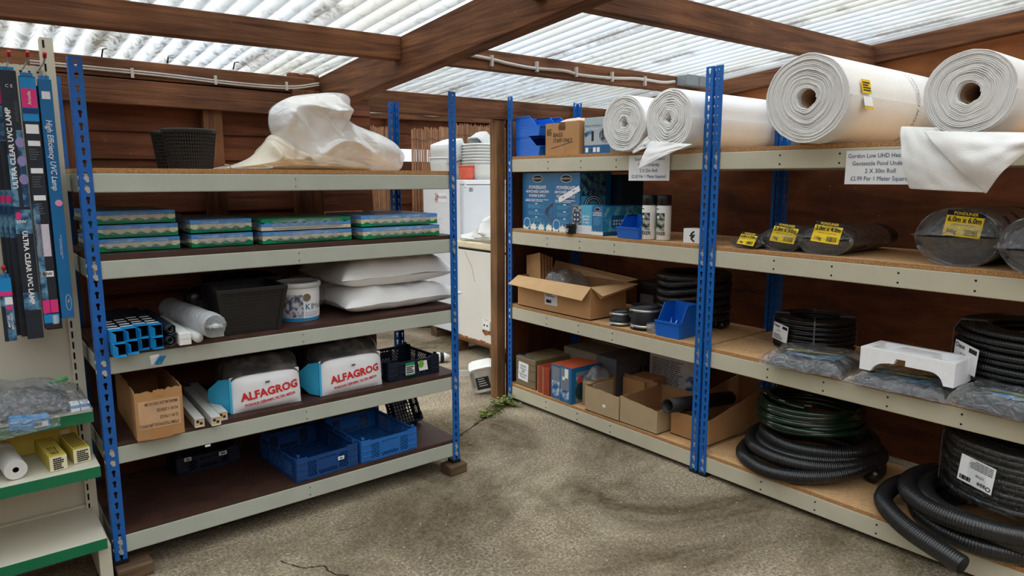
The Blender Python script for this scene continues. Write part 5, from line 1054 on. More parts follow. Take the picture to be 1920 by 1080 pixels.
for i, (yl, yr, hh, lab) in enumerate(((3.115, 3.035, .215, 'left of the two blue printed pump boxes with orange tops'), (3.030, 2.925, .222, 'right blue printed pump box, its picture side in view'))):
    t, w = closed_box('pump_box', lab, 'box', yl, yr, 2.812-.005*i, z, .24, hh, M_artbox, G); b = MB(); b.box(-w/2, w/2, 0, .24, hh, hh+.0008, M_rusttop); b.build('orange_top', t)
    b = MB(); b.box(-w/2, -w/2+.008, -.0006, 0, 0, hh, M_teal); b.box(-w/2, w/2, -.0007, 0, hh-.012, hh, M_teal); b.build('blue_edge', t)
    b = MB(); b.box(-w/2+.009, w/2-.002, -.0006, 0, .004, hh*(.52 if i == 0 else .34), M_fishpic); b.build('photo_print', t)
    if i:
        b = MB(); b.box(w/2-.022, w/2, -.0008, 0, 0, hh, M_teal); b.box(w/2, w/2+.0008, 0, .035, 0, hh, M_teal); b.box(w/2, w/2+.0008, .035, .24, hh-.03, hh, M_teal); b.build('blue_corner', t)
        b = MB(); b.box(-.008, .022, -.0012, 0, hh-.07, hh-.012, M_paper); b.box(-.028, -.008, -.0012, 0, hh-.085, hh-.065, M_paper); b.build('label', t)
        rects(t, 'picture_print', ((w/2, w/2+.0006, .04, .20, .03, hh-.06, M_fishpic),)); MB().disc((w/2+.0004, .07, hh-.085), NY, NZ, .024, mat('red_spot', (206, 66, 60), .5), 16, .0008).build('emblem', t); MB().disc((w/2+.0004, .08, .07), NY, NZ, .05, mat('dark_leaf', (40, 66, 72), .5), 18, .001, 1.1).build('emblem', t)
t, w = closed_box('grey_carton', 'wide dusty grey carton at the back behind the brown parcel', 'carton', 3.33, 2.98, 3.12, z, .28, .24, mat('dusty_grey_card', (126, 116, 98), .8))
t, w = closed_box('dark_printed_carton', 'dark carton with printed side in the shade behind the pump boxes', 'carton', 2.97, 2.80, 3.06, z, .36, .26, mat('charcoal_card', (74, 74, 76), .6)); b = MB(); lines(b, (w/2+.0003, .10, .21), NY, NZ, .16, 5, .014, M_inkgrey); [b.panel((w/2+.0003, .22+.05*k, .14), NY, NZ, .018, .09, M_ink) for k in range(2)]; b.build('print_band', t)
o = pillow(.085, .13, .085, M_filmcrisp, 18, 14, 3, .012, 22, 6).build('film_bag'); o.location = (2.885, 2.848, z+.143); o.rotation_euler = (0, 0, QR); tag(o, 'clear bag of parts resting on the small closed brown carton', 'bag')
closed_box('carton', 'plain closed brown carton in the dark behind the cut down cartons', 'carton', 2.79, 2.62, 3.11, z, .20, .15, M_card)
closed_box('carton', 'small closed brown carton just left of the cut down cartons', 'carton', 2.895, 2.80, 2.868, z, .17, .142, M_cardgrey)
b = MB(); t = [o for o in COL.objects if o.get('label', '').startswith('small closed brown carton just')][0]; b.panel((-.005, -.0004, .085), NX, NZ, .012, .03, M_paper); b.panel((-.012, -.0004, .05), NX, V((-.3, 0, 1)), .016, .02, M_paper); b.build('label', t)
G = 'cut down cartons on the bottom shelf'
t = thing('open_carton', 'cut down grey brown carton with a small white ticket', 'carton', at(2.81, 2.545, 2.808, z), QR, G); open_box(.265, .33, .150, M_cardgrey, M_cardin, .004, .003, 4, ((1.0, .94), (.94, .98), (1.1, 1.1), (1.08, 1.0))).build('body', t); b = MB(); b.panel((.02, -.0003, .06), NX, NZ, .022, .016, M_paper); b.build('ticket', t)
t = thing('open_carton', 'cut down carton with a dipping front edge beside the one with a ticket', 'carton', at(2.538, 2.275, 2.812, z), QR, G); open_box(.263, .36, .148, M_cardgrey, M_cardin, .004, .002, 6, ((1.02, .86), (.86, .98), (1.05, 1.0), (.95, 1.02))).build('body', t)
t = thing('open_carton', 'large open brown carton behind the twin posts with a black pipe in it', 'carton', at(2.245, 2.005, 2.89, z), QR); open_box(.24, .62, .155, M_card, M_cardin, .004, .001, 8, ((.82, .86), (.86, 1.5), (1.5, 1.5), (1.4, .82))).build('body', t)
o = MB().grid(lambda u, v: (.035*cos(2*pi*u), .58*v, .035*sin(2*pi*u)), 24, 2, M_rubber, wrapu=True).build('black_pipe', solid=.006); o.location = (2.78, 2.262, z+.182); o.rotation_euler = (-.10, 0, QR-.42*0); tag(o, 'wide black pipe sticking out of the large open carton', 'pipe')
o.location = (2.80, 2.20, z+.182); o.rotation_euler = (-.13, 0, QR+.02)
t, w = closed_box('manual_box', 'tall white box printed with grey text, standing at the back', 'box', 2.76, 2.42, 3.32, z, .06, .40, mat('off_white_box', (206, 204, 200), .5)); b = MB(); lines(b, (-.03, -.0004, .25), NX, NZ, .24, 14, .013, M_inkgrey, ragged=.2); b.build('small_print', t); text(t, 'Laguna', (-.10, -.001, .33), .03, M_inkblue); text(t, 'MAXI FLOW', (-.08, -.001, .285), .014, M_ink); b = MB(); b.disc((.15, -.0004, .12), NX, NZ, .05, M_fishpic, 20, .0008, 1.4); b.build('photo_print', t)

# ---------------------------------------------------------------- near unit: wrapped pond liner rolls
z = ZR[1]+.020
M_liner = mat('black_pond_liner', (26, 27, 30), .45, var=.2, scale=20, spec=.5); M_liner2 = mat('liner_layers', (16, 16, 18), .6, c2=(52, 54, 58), thr=(.42, .6), scale=9, stretch=(1, 1, 6)); M_ylab = mat('yellow_label', (244, 208, 24), .5, var=.03); M_bagfilm = film('thick_clear_bag', haze=.075, scale=22, gl=.6)
def liner(label, yc, xf, w, h, L, size, kg, lw, lift=0.0, fin=.07, tilt=.5, rz=0, seed=0):
    t = thing('pond_liner_roll', label, 'pond liner', (xf, yc, z), QR+rz, 'bagged pond liner rolls')
    def ring(s, y): return [(w/2*s*cos(2*pi*i/40), y, h/2+h/2*s*(abs(sin(2*pi*i/40))**.85)*(1 if sin(2*pi*i/40) > 0 else -1)) for i in range(40)]
    b = MB(); b.grid(lambda u, v: ring(1, 0)[int(round(u*40)) % 40][:1]+(L*v,)+ring(1, 0)[int(round(u*40)) % 40][2:], 40, 4, M_liner, wrapu=True); b.build('liner', t)
    b = MB(); n = 7
    for k in range(n): s0, s1 = 1-k/n*.98, 1-(k+.72)/n*.98; A, B = ring(s0, .004+.004*(k % 2)), ring(s1, .006-.003*(k % 2)); b.add(A+B, [(i, 40+i, 40+(i+1) % 40, (i+1) % 40) for i in range(40)], M_liner2, True)
    A = ring(.99, .012); b.add(A, [tuple(range(39, -1, -1))], M_liner2); b.build('rolled_end', t)
    b = MB(); hw = w/2+.02                                      # clear bag: sleeve round the roll, drawn out to a flat welded fin in front
    def bag(u, v):
        a = 2*pi*u; k = min(1, v/.3); k = k*k*(3-2*k); x = cos(a)*(hw*1.02*(1-k)+(w/2+.004)*k); zz = sin(a)*((h/2+.004)*k+.003*(1-k)); y = -fin+ (fin+L*.8)*max(0, (v-.3)/.7) if v > .3 else -fin+fin*v/.3
        zc = h/2*k+(h*.42+lift)*(1-k); p = V((x, y, zc+zz)); q = nz3(p, 14, seed)*.008*(1-max(0, (v-.4))); p += V((0, q*.6, q)); p.z = max(p.z, .0008); return p
    b.grid(bag, 44, 26, M_bagfilm, wrapu=True); b.build('clear_bag', t)
    lh = lw*.62; c = V((.01, -.022-fin*.30, h*.60+lift)); r = V((1, .0, -.08)).normalized(); u = V((.08, sin(tilt)*.8, 1)).normalized()
    b = MB(); b.panel(c, r, u, lw, lh, M_ylab); b.panel(c+u*(lh*.5+lh*.11), r, u, lw, lh*.24, M_ink); b.build('yellow_label', t); nn = r.cross(u)
    text(t, 'PONDLINER', c+u*(lh*.61), lh*.20, M_ylab, r, u, bold=.02, sx=.95); text(t, size, c+u*(lh*.30)+nn*.0006, lh*.36, M_ink, r, u, bold=.03, sx=.80)
    text(t, 'GORDON LOW EPDM LINER', c+u*(lh*.06)+nn*.0006, lh*.085, M_ink, r, u); text(t, kg, c-u*(lh*.28)-r*(lw*.28)+nn*.0006, lh*.28, M_ink, r, u, bold=.02, sx=.85)
    b = MB(); barcode(b, c-u*(lh*.27)+r*(lw*.22), r, u, lw*.36, lh*.30, M_ink, seed); b.build('barcode', t); return t
liner('smallest bagged pond liner, lying flat beside the twin posts', 1.812, 2.86, .13, .055, .40, '2.5m x 2.0m', '4kg', .085, .006, .05, 1.0, .0, 1)
liner('bagged pond liner roll with a yellow label reading 3.0m x 3.0m', 1.648, 2.89, .17, .098, .42, '3.0m x 3.0m', '9kg', .115, .012, .07, .6, .02, 2)
liner('bagged pond liner roll with a yellow label reading 3.0m x 4.0m', 1.452, 2.875, .205, .112, .46, '3.0m x 4.0m', '11kg', .118, .018, .05, .5, .03, 3)
liner('big bagged pond liner roll with a yellow label reading 6.0m x 6.0m', .955, 2.90, .265, .205, .48, '6.0m x 6.0m', '34kg', .122, .02, .09, .25, .0, 4)
liner('big bagged pond liner roll in crinkled film at the right edge', .655, 2.83, .28, .20, .50, '6.0m x 6.0m', '34kg', .10, .0, .10, .3, .0, 5)
# ---------------------------------------------------------------- near unit: third shelf
z = ZR[2]+.020
M_strap = mat('grey_strap', (96, 98, 100), .5)
def packed_coil(label, x, y, R, r, nr, nz_, seed, tag_s, lw, zoff=0.0, seg=56, group='packed hose coils', lang=-100, flip=False, ribs=False, cid='37178', film_on=False):
    t = thing('packed_hose_coil', label, 'hose coil', (x, y, z+zoff), QR, group); b = MB(); cells = []
    for k in range(nz_):
        cols = list(range(nr)); cols = cols if k % 2 == 0 else cols[::-1]
        cells += [(-2*r*c-(r if k % 2 else 0), r+2*r*.94*k) for c in cols]
    P = coil_pts(R-r, cells, seed, .004, .003, seg)
    if ribs: ribbed(b, P, r, M_hose, .010, 6, .08)
    else: b.tube(P, r, M_hose, 7)
    b.build('hose', t); H = 2*r+1.88*r*(nz_-1)+.004
    for a in (-62, 30, 118, 205):
        a = radians(a); e = V((cos(a), sin(a), 0)); s = V((-sin(a), cos(a), 0)); Ro, Ri = R+.003, R-2*r*nr+.004; b = MB()
        for (p, q) in (((Ro, .001), (Ro, H*.86)), ((Ro, H*.86), (Ro-r*1.6, H)), ((Ro-r*1.6, H), (Ri, H)), ((Ri, H), (Ri, .001))): b.bar(e*p[0]+NZ*p[1], e*q[0]+NZ*q[1], .007, M_strap, .0025, up=s.cross(NZ))
        b.build('strap', t)
    a = radians(lang); n = V((cos(a), sin(a), 0)); rr = V((-sin(a), cos(a), 0)); u = NZ
    if flip: rr, u = -rr, -u
    c = n*(R+.007)+NZ*(H*.52); b = MB(); ph = lw*.78; tl = V((-.0, 0, 0)); rr2 = (rr+u*(-.10)).normalized(); u2 = rr2.cross(n)*-1; u2 = n.cross(rr2)
    b.panel(c, rr2, u2, lw, ph, M_paper, .001); b.build('label', t); nn = rr2.cross(u2)
    text(t, 'Oase', c+u2*(ph*.34)-rr2*(lw*.27)+nn*.001, lw*.19, M_ink, rr2, u2, bold=.02); text(t, cid, c+u2*(ph*.06)-rr2*(lw*.12)+nn*.001, lw*.10, M_ink, rr2, u2)
    b = MB(); barcode(b, c+u2*(ph*.34)+rr2*(lw*.28)+nn*.001, rr2, u2, lw*.32, ph*.16, M_ink, seed); b.build('barcode', t); b = MB(); lines(b, c-u2*(ph*.16)-rr2*(lw*.1)+nn*.001, rr2, u2, lw*.7, 5, ph*.065, M_inkgrey, seed=seed); b.build('label_print', t)
    if film_on:
        b = MB(); b.grid(lambda q, v: ((R+.010+.006*nz3((cos(2*pi*q)*2, sin(2*pi*q)*2, v*2), 3, seed))*cos(2*pi*q), (R+.010+.006*nz3((cos(2*pi*q)*2, sin(2*pi*q)*2, v*2), 3, seed))*sin(2*pi*q), -.002+(H+.004)*v), 60, 8, film('shiny_wrap', haze=.0, scale=26, gl=.16), wrapu=True); b.build('film_wrap', t)
    return t
packed_coil('small strapped coil of thin black tubing at the back, with a white label', 3.22, 1.665,   .185, .0062, 6, 13, 2, 'Oase', .105, 0, 56, lang=-112, cid='57997')
packed_coil('large strapped coil of ribbed black hose with a white label, behind the white moulding', 3.20, .74, .300, .0135, 4, 10, 5, 'Oase', .135, 0, 64, ribs=True, lang=-128)
M_flatin = mat('charcoal_folded_sheet', (44, 47, 52), .5, var=.2); M_yelpr = mat('yellow_print', (206, 194, 96), .5); M_bluepr = mat('blue_print', (74, 140, 188), .5, c2=(170, 204, 220), thr=(.5, .7), scale=14)
def flat_pack(label, yl, yr, xf, d, h, rz, seed, zo=0.0):
    w = yl-yr; t = thing('flat_bag', label, 'bag', at(yl, yr, xf, z+zo), QR+rz, 'flat bagged goods on the third shelf'); o = pillow(w*.92, d*.9, h*.60, M_flatin, 26, 20, 9, .006, 10, seed, .12).build('contents', t); o.location = (0, d*.05, 0)
    b = MB(); b.grid(lambda u, v: (-w*.34+w*.66*u, d*(.30+.42*v), h*.58+.005+.005*nz3((u*2, v*2, seed), 2)), 10, 8, M_bluepr); b.build('insert_card', t)
    b = MB(); b.grid(lambda u, v: (-w*.36+w*.62*u, d*(.40+.10*v+.16*u), h*.58+.011), 8, 3, M_yelpr); b.build('yellow_band', t)
    o = pillow(w*1.08, d*1.1, h*.86, M_bagfilm, 48, 38, 9, .013, 16, seed+2, .10).build('clear_bag', t, sub=1); o.location = (0, -d*.05, 0); return t
flat_pack('flat clear bag with blue and yellow insert, left end nearest the twin posts', 1.63, 1.30, 2.735, .31, .075, .10, 1)
flat_pack('flat clear bag lying under the white moulding', 1.27, .92, 2.745, .29, .045, .02, 2)
flat_pack('flat clear bag with a yellow edged card at the right end of the third shelf', .90, .52, 2.73, .23, .085, -.10, 3)
o = MB().tube(bez([(0, .0, .02), (.03, -.06, .004), (.06, -.16, .003), (.08, -.30, .004)], 8), .003, M_film, 6).build('clear_strap'); o.location = (3.08, 1.93, z); tag(o, 'loose clear strap trailing over the empty board by the twin posts', 'strap')
t = thing('polystyrene_moulding', 'white polystyrene packing moulding with cut out arches, lying on a flat bag', 'packing moulding', (2.80, 1.078, z+.050), QR-.02); M_eps = mat('white_polystyrene', (240, 241, 242), .8, var=.03, scale=40, bump=.08, bscale=160)
def arch(xa, xb, za, y0, y1, b, n=10):
    pass
b = MB(); W2, Dp, Ht = .172, .17, .092
def front_panel(y0, y1):
    n = 40
    for i in range(n):
        xa, xb = -W2+2*W2*i/n, -W2+2*W2*(i+1)/n
        def under(x):
            if -.125 < x < -.045: return .045*(1-((x+.125)/.08-1)**2)**.5 if x < -.045 else 0
            if -.045 <= x <= .085: return .045+ (.022 if -.035 < x < .0 else 0)
            if .085 < x < .135: return .045*(1-((x-.085)/.05)**2)**.5
            return 0
        za, zb = under(xa+1e-4), under(xb-1e-4); b.hexa([V(q) for q in ((xa, y0, za), (xb, y0, zb), (xb, y1, zb), (xa, y1, za), (xa, y0, Ht), (xb, y0, Ht), (xb, y1, Ht), (xa, y1, Ht))], M_eps)
front_panel(0, .022); front_panel(Dp-.022, Dp); b.box(-W2, -W2+.03, .022, Dp-.022, 0, Ht, M_eps); b.box(W2-.03, W2, .022, Dp-.022, 0, Ht, M_eps); b.box(-.07, .07, .022, Dp-.022, .066, Ht-.004, M_eps); b.box(-W2+.03, -.07, .022, Dp-.022, .05, .062, M_eps); b.box(.07, W2-.03, .022, Dp-.022, .05, .062, M_eps); b.build('body', t)
# ---------------------------------------------------------------- near unit: bottom shelf hoses
z = ZR[3]+.020
t = thing('hose_coil', 'loose coil of thick black ribbed hose under a green hose', 'hose coil', (3.085, 1.575, z), QR); r = .031; b = MB()
ribbed(b, coil_pts(.265, [(.035, r), (.02, r*2.6, -.0, .03), (-.02, r*2.3+.02, .02, .03), (-.05, r*3.6, .03, .05), (-.03, r*4.4, .01, .05)], 4, .014, .010, 72), r, M_hose, .0085, 12, .055); b.build('hose', t)
t = thing('green_hose_coil', 'coil of glossy dark green hose resting on the black coil', 'hose coil', (3.11, 1.60, z+.195), QR); r = .0125; b = MB()
b.tube(coil_pts(.235, [(.012*sin(k*1.7)-.012*(k % 3), r+.012*k+.004*(k % 2), .008*sin(k), .008*cos(k*1.3)) for k in range(9)], 6, .012, .008, 48), r, M_hoseg, 10); b.build('hose', t)
b = MB(); b.tube(bez([(-.20, -.06, .12), (-.12, -.13, .115), (-.02, -.15, .11), (.05, -.14, .108)], 8), .015, M_hoseg, 12); b.build('hose_end', t)
M_dash = mat('white_print_dash', (200, 204, 206), .5); b = MB()
for k in range(5): a = radians(200+28*k); b.panel((.215*cos(a), .215*sin(a), .148+.002*k), V((-sin(a), cos(a), 0)), V((cos(a)*.3, sin(a)*.3, 1)) if 0 else V((-cos(a), -sin(a), .0)), .03, .004, M_dash)
piece(MB().panel((0, 0, 0), NX, NY, .03, .004, M_dash), 'print_dash', t, [(.225*cos(radians(205+30*k)), .225*sin(radians(205+30*k)), .146, radians(205+30*k+90)) for k in range(4)])
t = thing('hose_coil', 'very thick black ribbed hose coil spilling over the shelf front', 'hose coil', (2.985, .80, z), QR); r = .036; b = MB()
P = coil_pts(.285, [(.0, r*3.4, 0, .02), (-.025, r*3.3, .03, .035), (.0, r*1.3, .03, .05), (-.06, r*1.15, .03, .05)], 11, .010, .006, 72)
ribbed(b, P[30:], r, M_hose, .009, 14, .05); b.build('hose', t)
SPILL = [(.80-y, x-2.985, zz-z) for x, y, zz in ((3.16, 1.10, .20), (3.00, 1.150, .19), (2.90, 1.150, .178), (2.83, 1.120, .168), (2.75, 1.040, .162), (2.69, .952, .158), (2.655, .848, .146), (2.64, .771, .132))]
b = MB(); P = bez(SPILL, 6); ribbed(b, P, r, M_hose, .009, 14, .05); e = P[-1]; d = (P[-1]-P[-2]).normalized(); b.build('hose_end', t)
b = MB(); b.tube([e-d*.06, e+d*.002], r*.86, M_dark, 20); b.tube([e+d*.0015, e+d*.003], r*.88, M_dark, 20); b.build('hose_mouth', t)
packed_coil('film wrapped coil of thin ribbed hose, its label upside down, stacked on the thick hose', 3.10, .72, .29, .013, 4, 9, 8, 'Oase', .13, .166, 60, ribs=True, lang=-108, flip=True, cid='57798', film_on=True)
# ---------------------------------------------------------------- yard beyond the opening
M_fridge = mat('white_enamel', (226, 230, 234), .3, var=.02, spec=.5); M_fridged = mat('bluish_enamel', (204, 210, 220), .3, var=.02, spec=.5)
t = thing('fridge', 'tall white fridge with plastic tubs on its top, beyond the opening', 'fridge', (3.46, 4.98, 0)); H = 1.46
b = MB(); b.box(0, .62, .055, .66, .09, H, M_fridge); b.build('cabinet', t, bev=.008)
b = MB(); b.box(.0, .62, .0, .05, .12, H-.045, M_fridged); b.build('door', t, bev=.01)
b = MB(); b.box(0, .62, .0, .05, H-.04, H, M_fridge); b.build('top_trim', t, bev=.006); b = MB(); [b.box(.06, .10, -.001, 0, H-.075-.012*k, H-.069-.012*k, M_ink) for k in range(3)]; b.build('vent_print', t)
b = MB(); b.box(.010, .03, -.008, 0, H-.06, H-.02, M_fridge); b.disc((.02, -.009, H-.04), NX, NZ, .004, M_ink, 8, .001); b.build('hinge', t)
b = MB(); b.panel((-.001, .36, H-.16), -NY, NZ, .20, .085, M_paper); b.panel((-.002, .425, H-.16), -NY, NZ, .05, .08, mat('print_square', (150, 120, 110), .6, c2=(220, 206, 200), thr=(.45, .55), scale=40)); b.build('notice', t)
text(t, 'Pet £4.50', (-.002, .33, H-.155), .035, M_inkblue, -NY, NZ)
for i, (x, y) in enumerate(((.05, .5), (.05, .15), (.5, .5), (.5, .15))): o = MB().box(-.06, .06, -.05, .05, 0, .09, M_blk).build('timber_chock', bev=.004); o.location = (3.46+x, 4.98+y, 0); tag(o, ('far left', 'near left', 'far right', 'near right')[i]+' timber chock under the white fridge', 'timber block', 'timber chocks under the fridge')
M_frz = mat('aged_white_enamel', (228, 226, 216), .45, var=.05, scale=3); M_rustpatch = mat('rust', (122, 66, 34), .8, c2=(178, 120, 78), thr=(.4, .6), scale=40)
t = thing('chest_freezer', 'old rusting chest freezer standing on a pallet beyond the opening', 'freezer', (3.33, 3.78, .125)); Lf = 1.10
b = MB(); b.box(0, .6, 0, Lf, 0, .76, M_frz); b.build('cabinet', t, bev=.012)
b = MB(); b.box(-.012, .6, -.01, Lf+.01, .775, .83, mat('yellowed_lid', (226, 216, 182), .5)); b.build('lid', t, bev=.012); b = MB(); b.box(.004, .6, 0, Lf, .758, .776, M_ink); b.build('seal', t)
b = MB()
for k in range(26): y = .02+k*.042; hh = .012+.03*abs(nz3((k*.37, 0, 0), 1.7)); b.box(-.0012, 0, y-.021, y+.021, 0, hh, M_rustpatch)
b.build('rust_stain', t)
P = [(.70, .08), (.70, .13), (.73, .20), (.80, .205), (.82, .19), (.84, .10), (.80, .07), (.75, .085)]
b = MB(); b.add([(-.0014, y-.08, z_+.0) for y, z_ in P], [tuple(range(len(P)))], M_rustpatch); b.build('rust_stain', t)
b = MB(); b.box(-.012, 0, .64, .75, .12, .20, M_frz); b.box(-.0125, -.012, .652, .738, .132, .188, M_paper); b.build('control_panel', t, bev=.003); b = MB(); b.disc((-.0128, 0, .16), -NY, NZ, .009, M_ink, 12, .0012); piece(b, 'control_knob', t, ((0, .675, 0), (0, .715, 0)))
b = MB(); b.tube([(-.0008, 1.0, .74), (-.0008, .9, .62), (-.0008, .86, .5)], .0012, M_inkgrey, 4); b.build('scratch', t)
t = thing('pallet', 'weathered timber pallet under the old freezer', 'pallet', (3.30, 3.75, 0)); M_pal = wood('pallet_timber', (86, 60, 40), (140, 106, 74), 1, 20)
for k in range(5): b = MB(); b.box(.01+.145*k, .10+.145*k, 0, 1.2, .105, .124, M_pal); b.build('deck_board', t)
for y in (0, .55, 1.1): b = MB(); b.box(0, .7, y, y+.1, .085, .105, M_pal); b.build('bearer', t); b = MB(); b.box(0, .11, 0, .1, .0, .085, M_pal); piece(b, 'block', t, [(x, y, 0) for x in (0, .3, .59)])
b = MB(); inflate([(-.62, 0), (-.60, .03), (-.46, .07), (-.32, .16), (-.18, .22), (-.06, .32), (.04, .38), (.16, .36), (.3, .3), (.5, .25), (.55, .1), (.5, 0)], .09, 4, mat('clear_white_sheeting', (232, 232, 228), .3, var=.03, trans=.3, bump=.5, bscale=16, spec=.7), b, (0, .08), amp=.05, ns=18, fold=6); o = b.build('polythene_cover', sub=1); o.location = (3.42, 4.33, .958); o.rotation_euler = (0, 0, QR); tag(o, 'white polythene sheeting heaped on the old freezer', 'plastic sheet')
M_tubw = mat('white_stacking_tub', (232, 234, 232), .4, var=.03, trans=.15); M_tubr = mat('red_translucent_pot', (240, 120, 96), .4, trans=.3)
def stack_tub(label, loc, w, d, h, m, rz=0, rot=None, group='plastic tubs on the fridge', name='plastic_tub'):
    t = thing(name, label, 'tub', loc, rz, group, rot); b = MB(); k = .84
    def fn(u, v):
        a = 2*pi*u; c_, s_ = cos(a), sin(a); r = 1/(abs(c_)**6+abs(s_)**6)**(1/6); f = k+(1-k)*v; return (w/2*c_*r*f, d/2*s_*r*f, h*v)
    b.grid(fn, 32, 3, m, wrapu=True); b.add([fn(i/32, 0) for i in range(32)], [tuple(range(31, -1, -1))], m); b.build('body', t, solid=.003)
    b = MB(); b.grid(lambda u, v: tuple(V(fn(u, 1))*V((1+.05*v, 1+.05*v, 1)) if 0 else (fn(u, 1)[0]*(1+.06*v), fn(u, 1)[1]*(1+.06*v), h-.012*v)), 32, 1, m, wrapu=True); b.build('rim', t, solid=.003); return t
a = stack_tub('bottom one of the nested white tubs on the right of the fridge top', (3.755, 5.12, H), .30, .28, .16, M_tubw)
for k in range(1, 7): dup(a, ('second', 'third', 'fourth', 'fifth', 'sixth', 'topmost level')[k-1]+' one up in the nested white tubs on the right of the fridge', (3.755+.003*k, 5.12, H+.026*k))
for k in range(2): stack_tub(('white tub tipped over on the top of the nested stack', 'second tipped white tub leaning behind the first on the nested stack')[k], (3.80+.05*k, 5.13+.03*k, H+.355+.01*k), .20, .16, .10, M_tubw, rot=(0, -2.3, .1))
stack_tub('upright white tub on the left of the fridge top', (3.49+.05, 5.36, H), .24, .26, .20, M_tubw)
stack_tub('white tub turned over at a slant above the left hand tub', (3.53, 5.34, H+.335), .27, .28, .16, M_tubw, rot=(.0, pi-.30, .2))
stack_tub('translucent red pot between the white tubs', (3.565, 5.08, H), .11, .11, .125, M_tubr)
# reed screens on the far fence
def reed(label, x0, x1, y0, y1, z0, z1, seed):
    t = thing('reed_screen', label, 'reed screen', (x0, y0, z0), math.atan2(y1-y0, x1-x0), 'reed screens on the far fence'); L = math.hypot(x1-x0, y1-y0); h = z1-z0; rd = random.Random(seed); ms = [mat('reed_a', (134, 94, 64), .8, var=.2), mat('reed_b', (118, 82, 56), .8, var=.2), mat('reed_c', (150, 108, 76), .8, var=.2)]; b = MB(); x = 0
    while x < L: r = rd.uniform(.003, .0055); b.tube([(x+r, rd.uniform(-.004, .004), 0), (x+r+rd.uniform(-.003, .003), rd.uniform(-.004, .004), h*.5), (x+r+rd.uniform(-.004, .004), 0, h-rd.uniform(0, .03))], r, rd.choice(ms), 5); x += 2*r
    tag(b.build('reeds', t), kind='stuff')
    for k in range(6): o = MB().tube(bez([(q*L/6, -.009, h*(.94-.17*k)+.012*sin(q*1.9+k)) for q in range(7)], 4), .0025, M_inkgrey, 5).build('binding_wire', t)
    return t
reed('narrow reed screen at the left of the far fence', 3.10, 3.33, 5.98, 6.02, .0, 1.965, 1)
reed('left leaf of the folded reed screen behind the blue post', 3.50, 3.72, 5.90, 5.72, .0, 1.96, 2)
reed('right leaf of the folded reed screen behind the blue post', 3.73, 4.05, 5.74, 5.95, .0, 1.97, 3)
reed('reed screen at the right of the far fence behind the white tubs', 4.05, 4.80, 5.98, 5.98, .0, 2.03, 4)
boards('wall_back', 1.6, 5.4, 6.10, .02, 1.62, M_board, .15); boards('wall_back_top', 1.6, 5.4, 6.10, 1.76, 2.14, M_board, .15)
beam((1.75, 5.10, 1.93), (5.3, 5.10, 1.985), .05, .11, M_timber_x); beam((1.75, 6.06, 2.03), (5.3, 6.06, 2.06), .05, .09, M_timber_x); beam((3.36, 6.06, 0), (3.36, 6.06, 2.03), .06, .06, M_timber_z)
t = thing('conduit', 'grey conduit along the far beam seen between the blue posts', 'conduit', (2.6, 5.068, 1.99)); MB().tube(bez([(0, 0, -.01), (.25, 0, .01), (.4, 0, .02), (.62, 0, .0), (.85, 0, .03), (1.2, 0, .03)], 6), .010, M_cable, 8).build('pipe', t)
# things on the ground by the opening
t = thing('battery_lid', 'white plastic tub lid lying on its edge against the timber post', 'tub lid', (2.73, 3.71, .0), rot=(0, 0, -.62)); M_lid = mat('grey_white_plastic', (222, 222, 216), .45)
def sq(w, h, r): return [(w/2*c_/(abs(c_)**5+abs(s_)**5)**.2, h/2*s_/(abs(c_)**5+abs(s_)**5)**.2) for c_, s_ in ((cos(2*pi*i/32), sin(2*pi*i/32)) for i in range(32))]
b = MB(); S = sq(.19, .19, .02); tilt = Matrix.Rotation(radians(-12), 4, 'Y') @ Matrix.Rotation(radians(14), 4, 'X')
def lidp(s, y): return [tilt @ V((x*s, y, q*s))+V((0, 0, .112)) for x, q in S]
A, B_, C_, D_ = lidp(1, -.005), lidp(.90, -.005), lidp(.88, .006), lidp(.98, .12); n = 32
b.add(A+B_, [(i, (i+1) % n, n+(i+1) % n, n+i) for i in range(n)], M_lid); b.add(B_+C_, [(i, (i+1) % n, n+(i+1) % n, n+i) for i in range(n)], M_lid); b.add(C_, [tuple(range(n))], M_lid); b.add(A+D_, [(i, n+i, n+(i+1) % n, (i+1) % n) for i in range(n)], M_lid); b.build('body', t)
b = MB(); q = lambda x, z_: tilt @ V((x, .004, z_))+V((0, 0, .112)); b.add([q(-.055, -.075), q(.035, -.075), q(.035, .02), q(-.055, .02)], [(0, 1, 2, 3)], mat('charcoal_label', (52, 52, 56), .5)); b.add([q(-.08, -.05), q(-.06, -.05), q(-.06, .06), q(-.08, .06)], [(0, 1, 2, 3)], M_cable); b.build('label', t)
b = MB()
for k in range(4): b.add([q(-.04, -.05+.018*k), q(.02-.006*k, -.05+.018*k), q(.02-.006*k, -.044+.018*k), q(-.04, -.044+.018*k)], [(0, 1, 2, 3)], M_paper)
b.build('label_print', t); [setattr(v, 'co', v.co-V((0, .001, 0))) for v in t.children[-1].data.vertices]
b = MB(); p0 = q(-.09, .085); b.box(p0.x-.06, p0.x+.01, p0.y-.004, p0.y+.004, p0.z-.03, p0.z+.01, M_lid); b.build('tab', t)
t = thing('black_bottle', 'black and white bottle lying on the ground beyond the left unit', 'bottle', (3.0, 4.62, .042), rot=(0, 0, 1.1)); MB().tube([(0, 0, 0), (.0, .14, 0)], .04, M_black, 18).build('body', t, bev=.004); b = MB(); b.tube([(0, -.05, 0), (0, -.02, 0), (0, 0, 0)], [.016, .03, .04], M_paper, 18); b.tube([(0, .03, 0), (0, .06, 0)], .041, M_paper, 18); b.build('white_band', t)
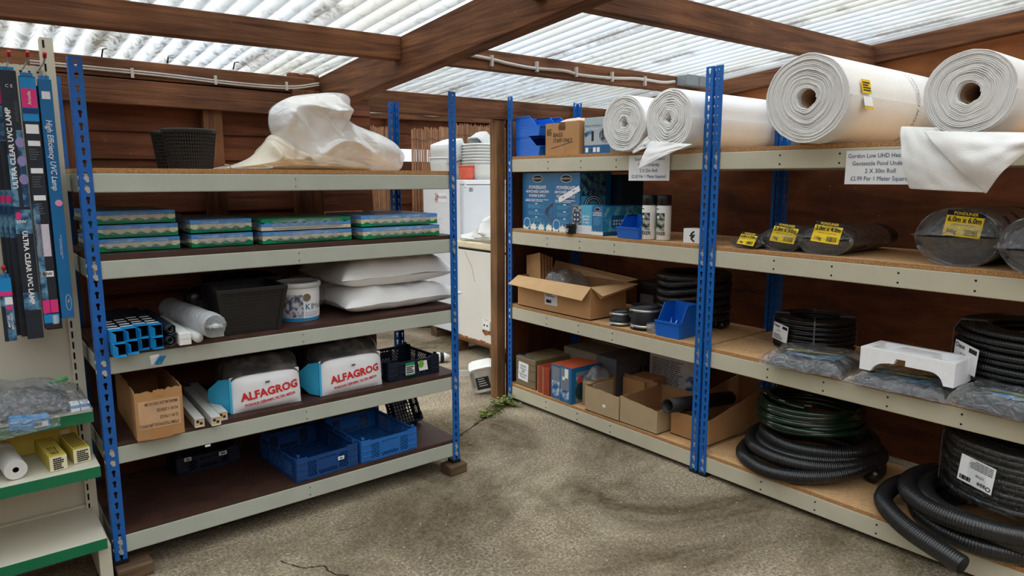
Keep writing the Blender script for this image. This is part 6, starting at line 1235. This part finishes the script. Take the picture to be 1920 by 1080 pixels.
# weeds at the foot of the post
M_weed = mat('weed_green', (96, 118, 48), .7, c2=(150, 158, 84), thr=(.4, .6), scale=30); M_moss = mat('moss_green', (74, 86, 36), .9, c2=(120, 126, 66), thr=(.4, .6), scale=60)
def weed(label, x, y, n, s, seed):
    rd = random.Random(seed); t = thing('weed', label, 'weed', (x, y, 0), 0, 'weeds at the opening'); st = MB(); lf = MB()
    for k in range(n):
        a = rd.uniform(0, 2*pi); L = s*rd.uniform(.5, 1); e = V((cos(a)*L*.7, sin(a)*L*.7, L*rd.uniform(.3, .9))); st.tube([(0, 0, 0), e*.5+V((0, 0, .01)), e], .0016, M_weed, 5)
        for q in range(5):
            p = e*(.3+.17*q); b_ = rd.uniform(0, 2*pi); d = V((cos(b_), sin(b_), rd.uniform(.0, .6))).normalized(); w = d.cross(NZ).normalized()*.011*rd.uniform(.6, 1.3); l = d*.032*rd.uniform(.6, 1.3); lf.add([p, p+l*.5+w, p+l, p+l*.5-w], [(0, 1, 2, 3)], M_weed)
    st.build('stem', t); tag(lf.build('leaf', t), kind='stuff')
weed('leafy weed at the foot of the timber post', 2.74, 3.455, 9, .10, 1); weed('small weed in the crack left of the timber post', 2.66, 3.47, 7, .07, 2); weed('creeping weed further along the crack by the front right post', 2.48, 3.36, 8, .06, 3); weed('tiny weed beside the far blue post', 2.74, 3.41, 6, .07, 4)
b = MB(); rd = random.Random(5)
for k in range(500): x = rd.gauss(2.66, .12); y = 3.44+.5*(x-2.66)+rd.gauss(0, .03); s = rd.uniform(.003, .009); b.add([(x-s, y, 0), (x+s, y, 0), (x, y+s, .001), (x, y, s*1.2)], [(0, 1, 3), (1, 2, 3), (2, 0, 3)], M_moss)
tag(b.build('moss'), 'low moss growing along the crack at the opening', 'moss', kind='stuff')
M_peb = mat('pale_grit', (190, 184, 170), .9, var=.2)
b = MB()
for k in range(260):
    x, y = rd.uniform(.6, 3.2), rd.uniform(1.4, 3.6); s = rd.uniform(.0012, .004)
    if x > 2.75: continue
    b.add([(x-s, y-s, 0), (x+s, y-s*.6, 0), (x+s*.7, y+s, 0), (x-s, y+s*.8, 0), (x, y, s*1.1)], [(0, 1, 4), (1, 2, 4), (2, 3, 4), (3, 0, 4)], M_peb)
tag(b.build('grit'), 'loose pale grit scattered over the concrete', 'grit', kind='stuff')
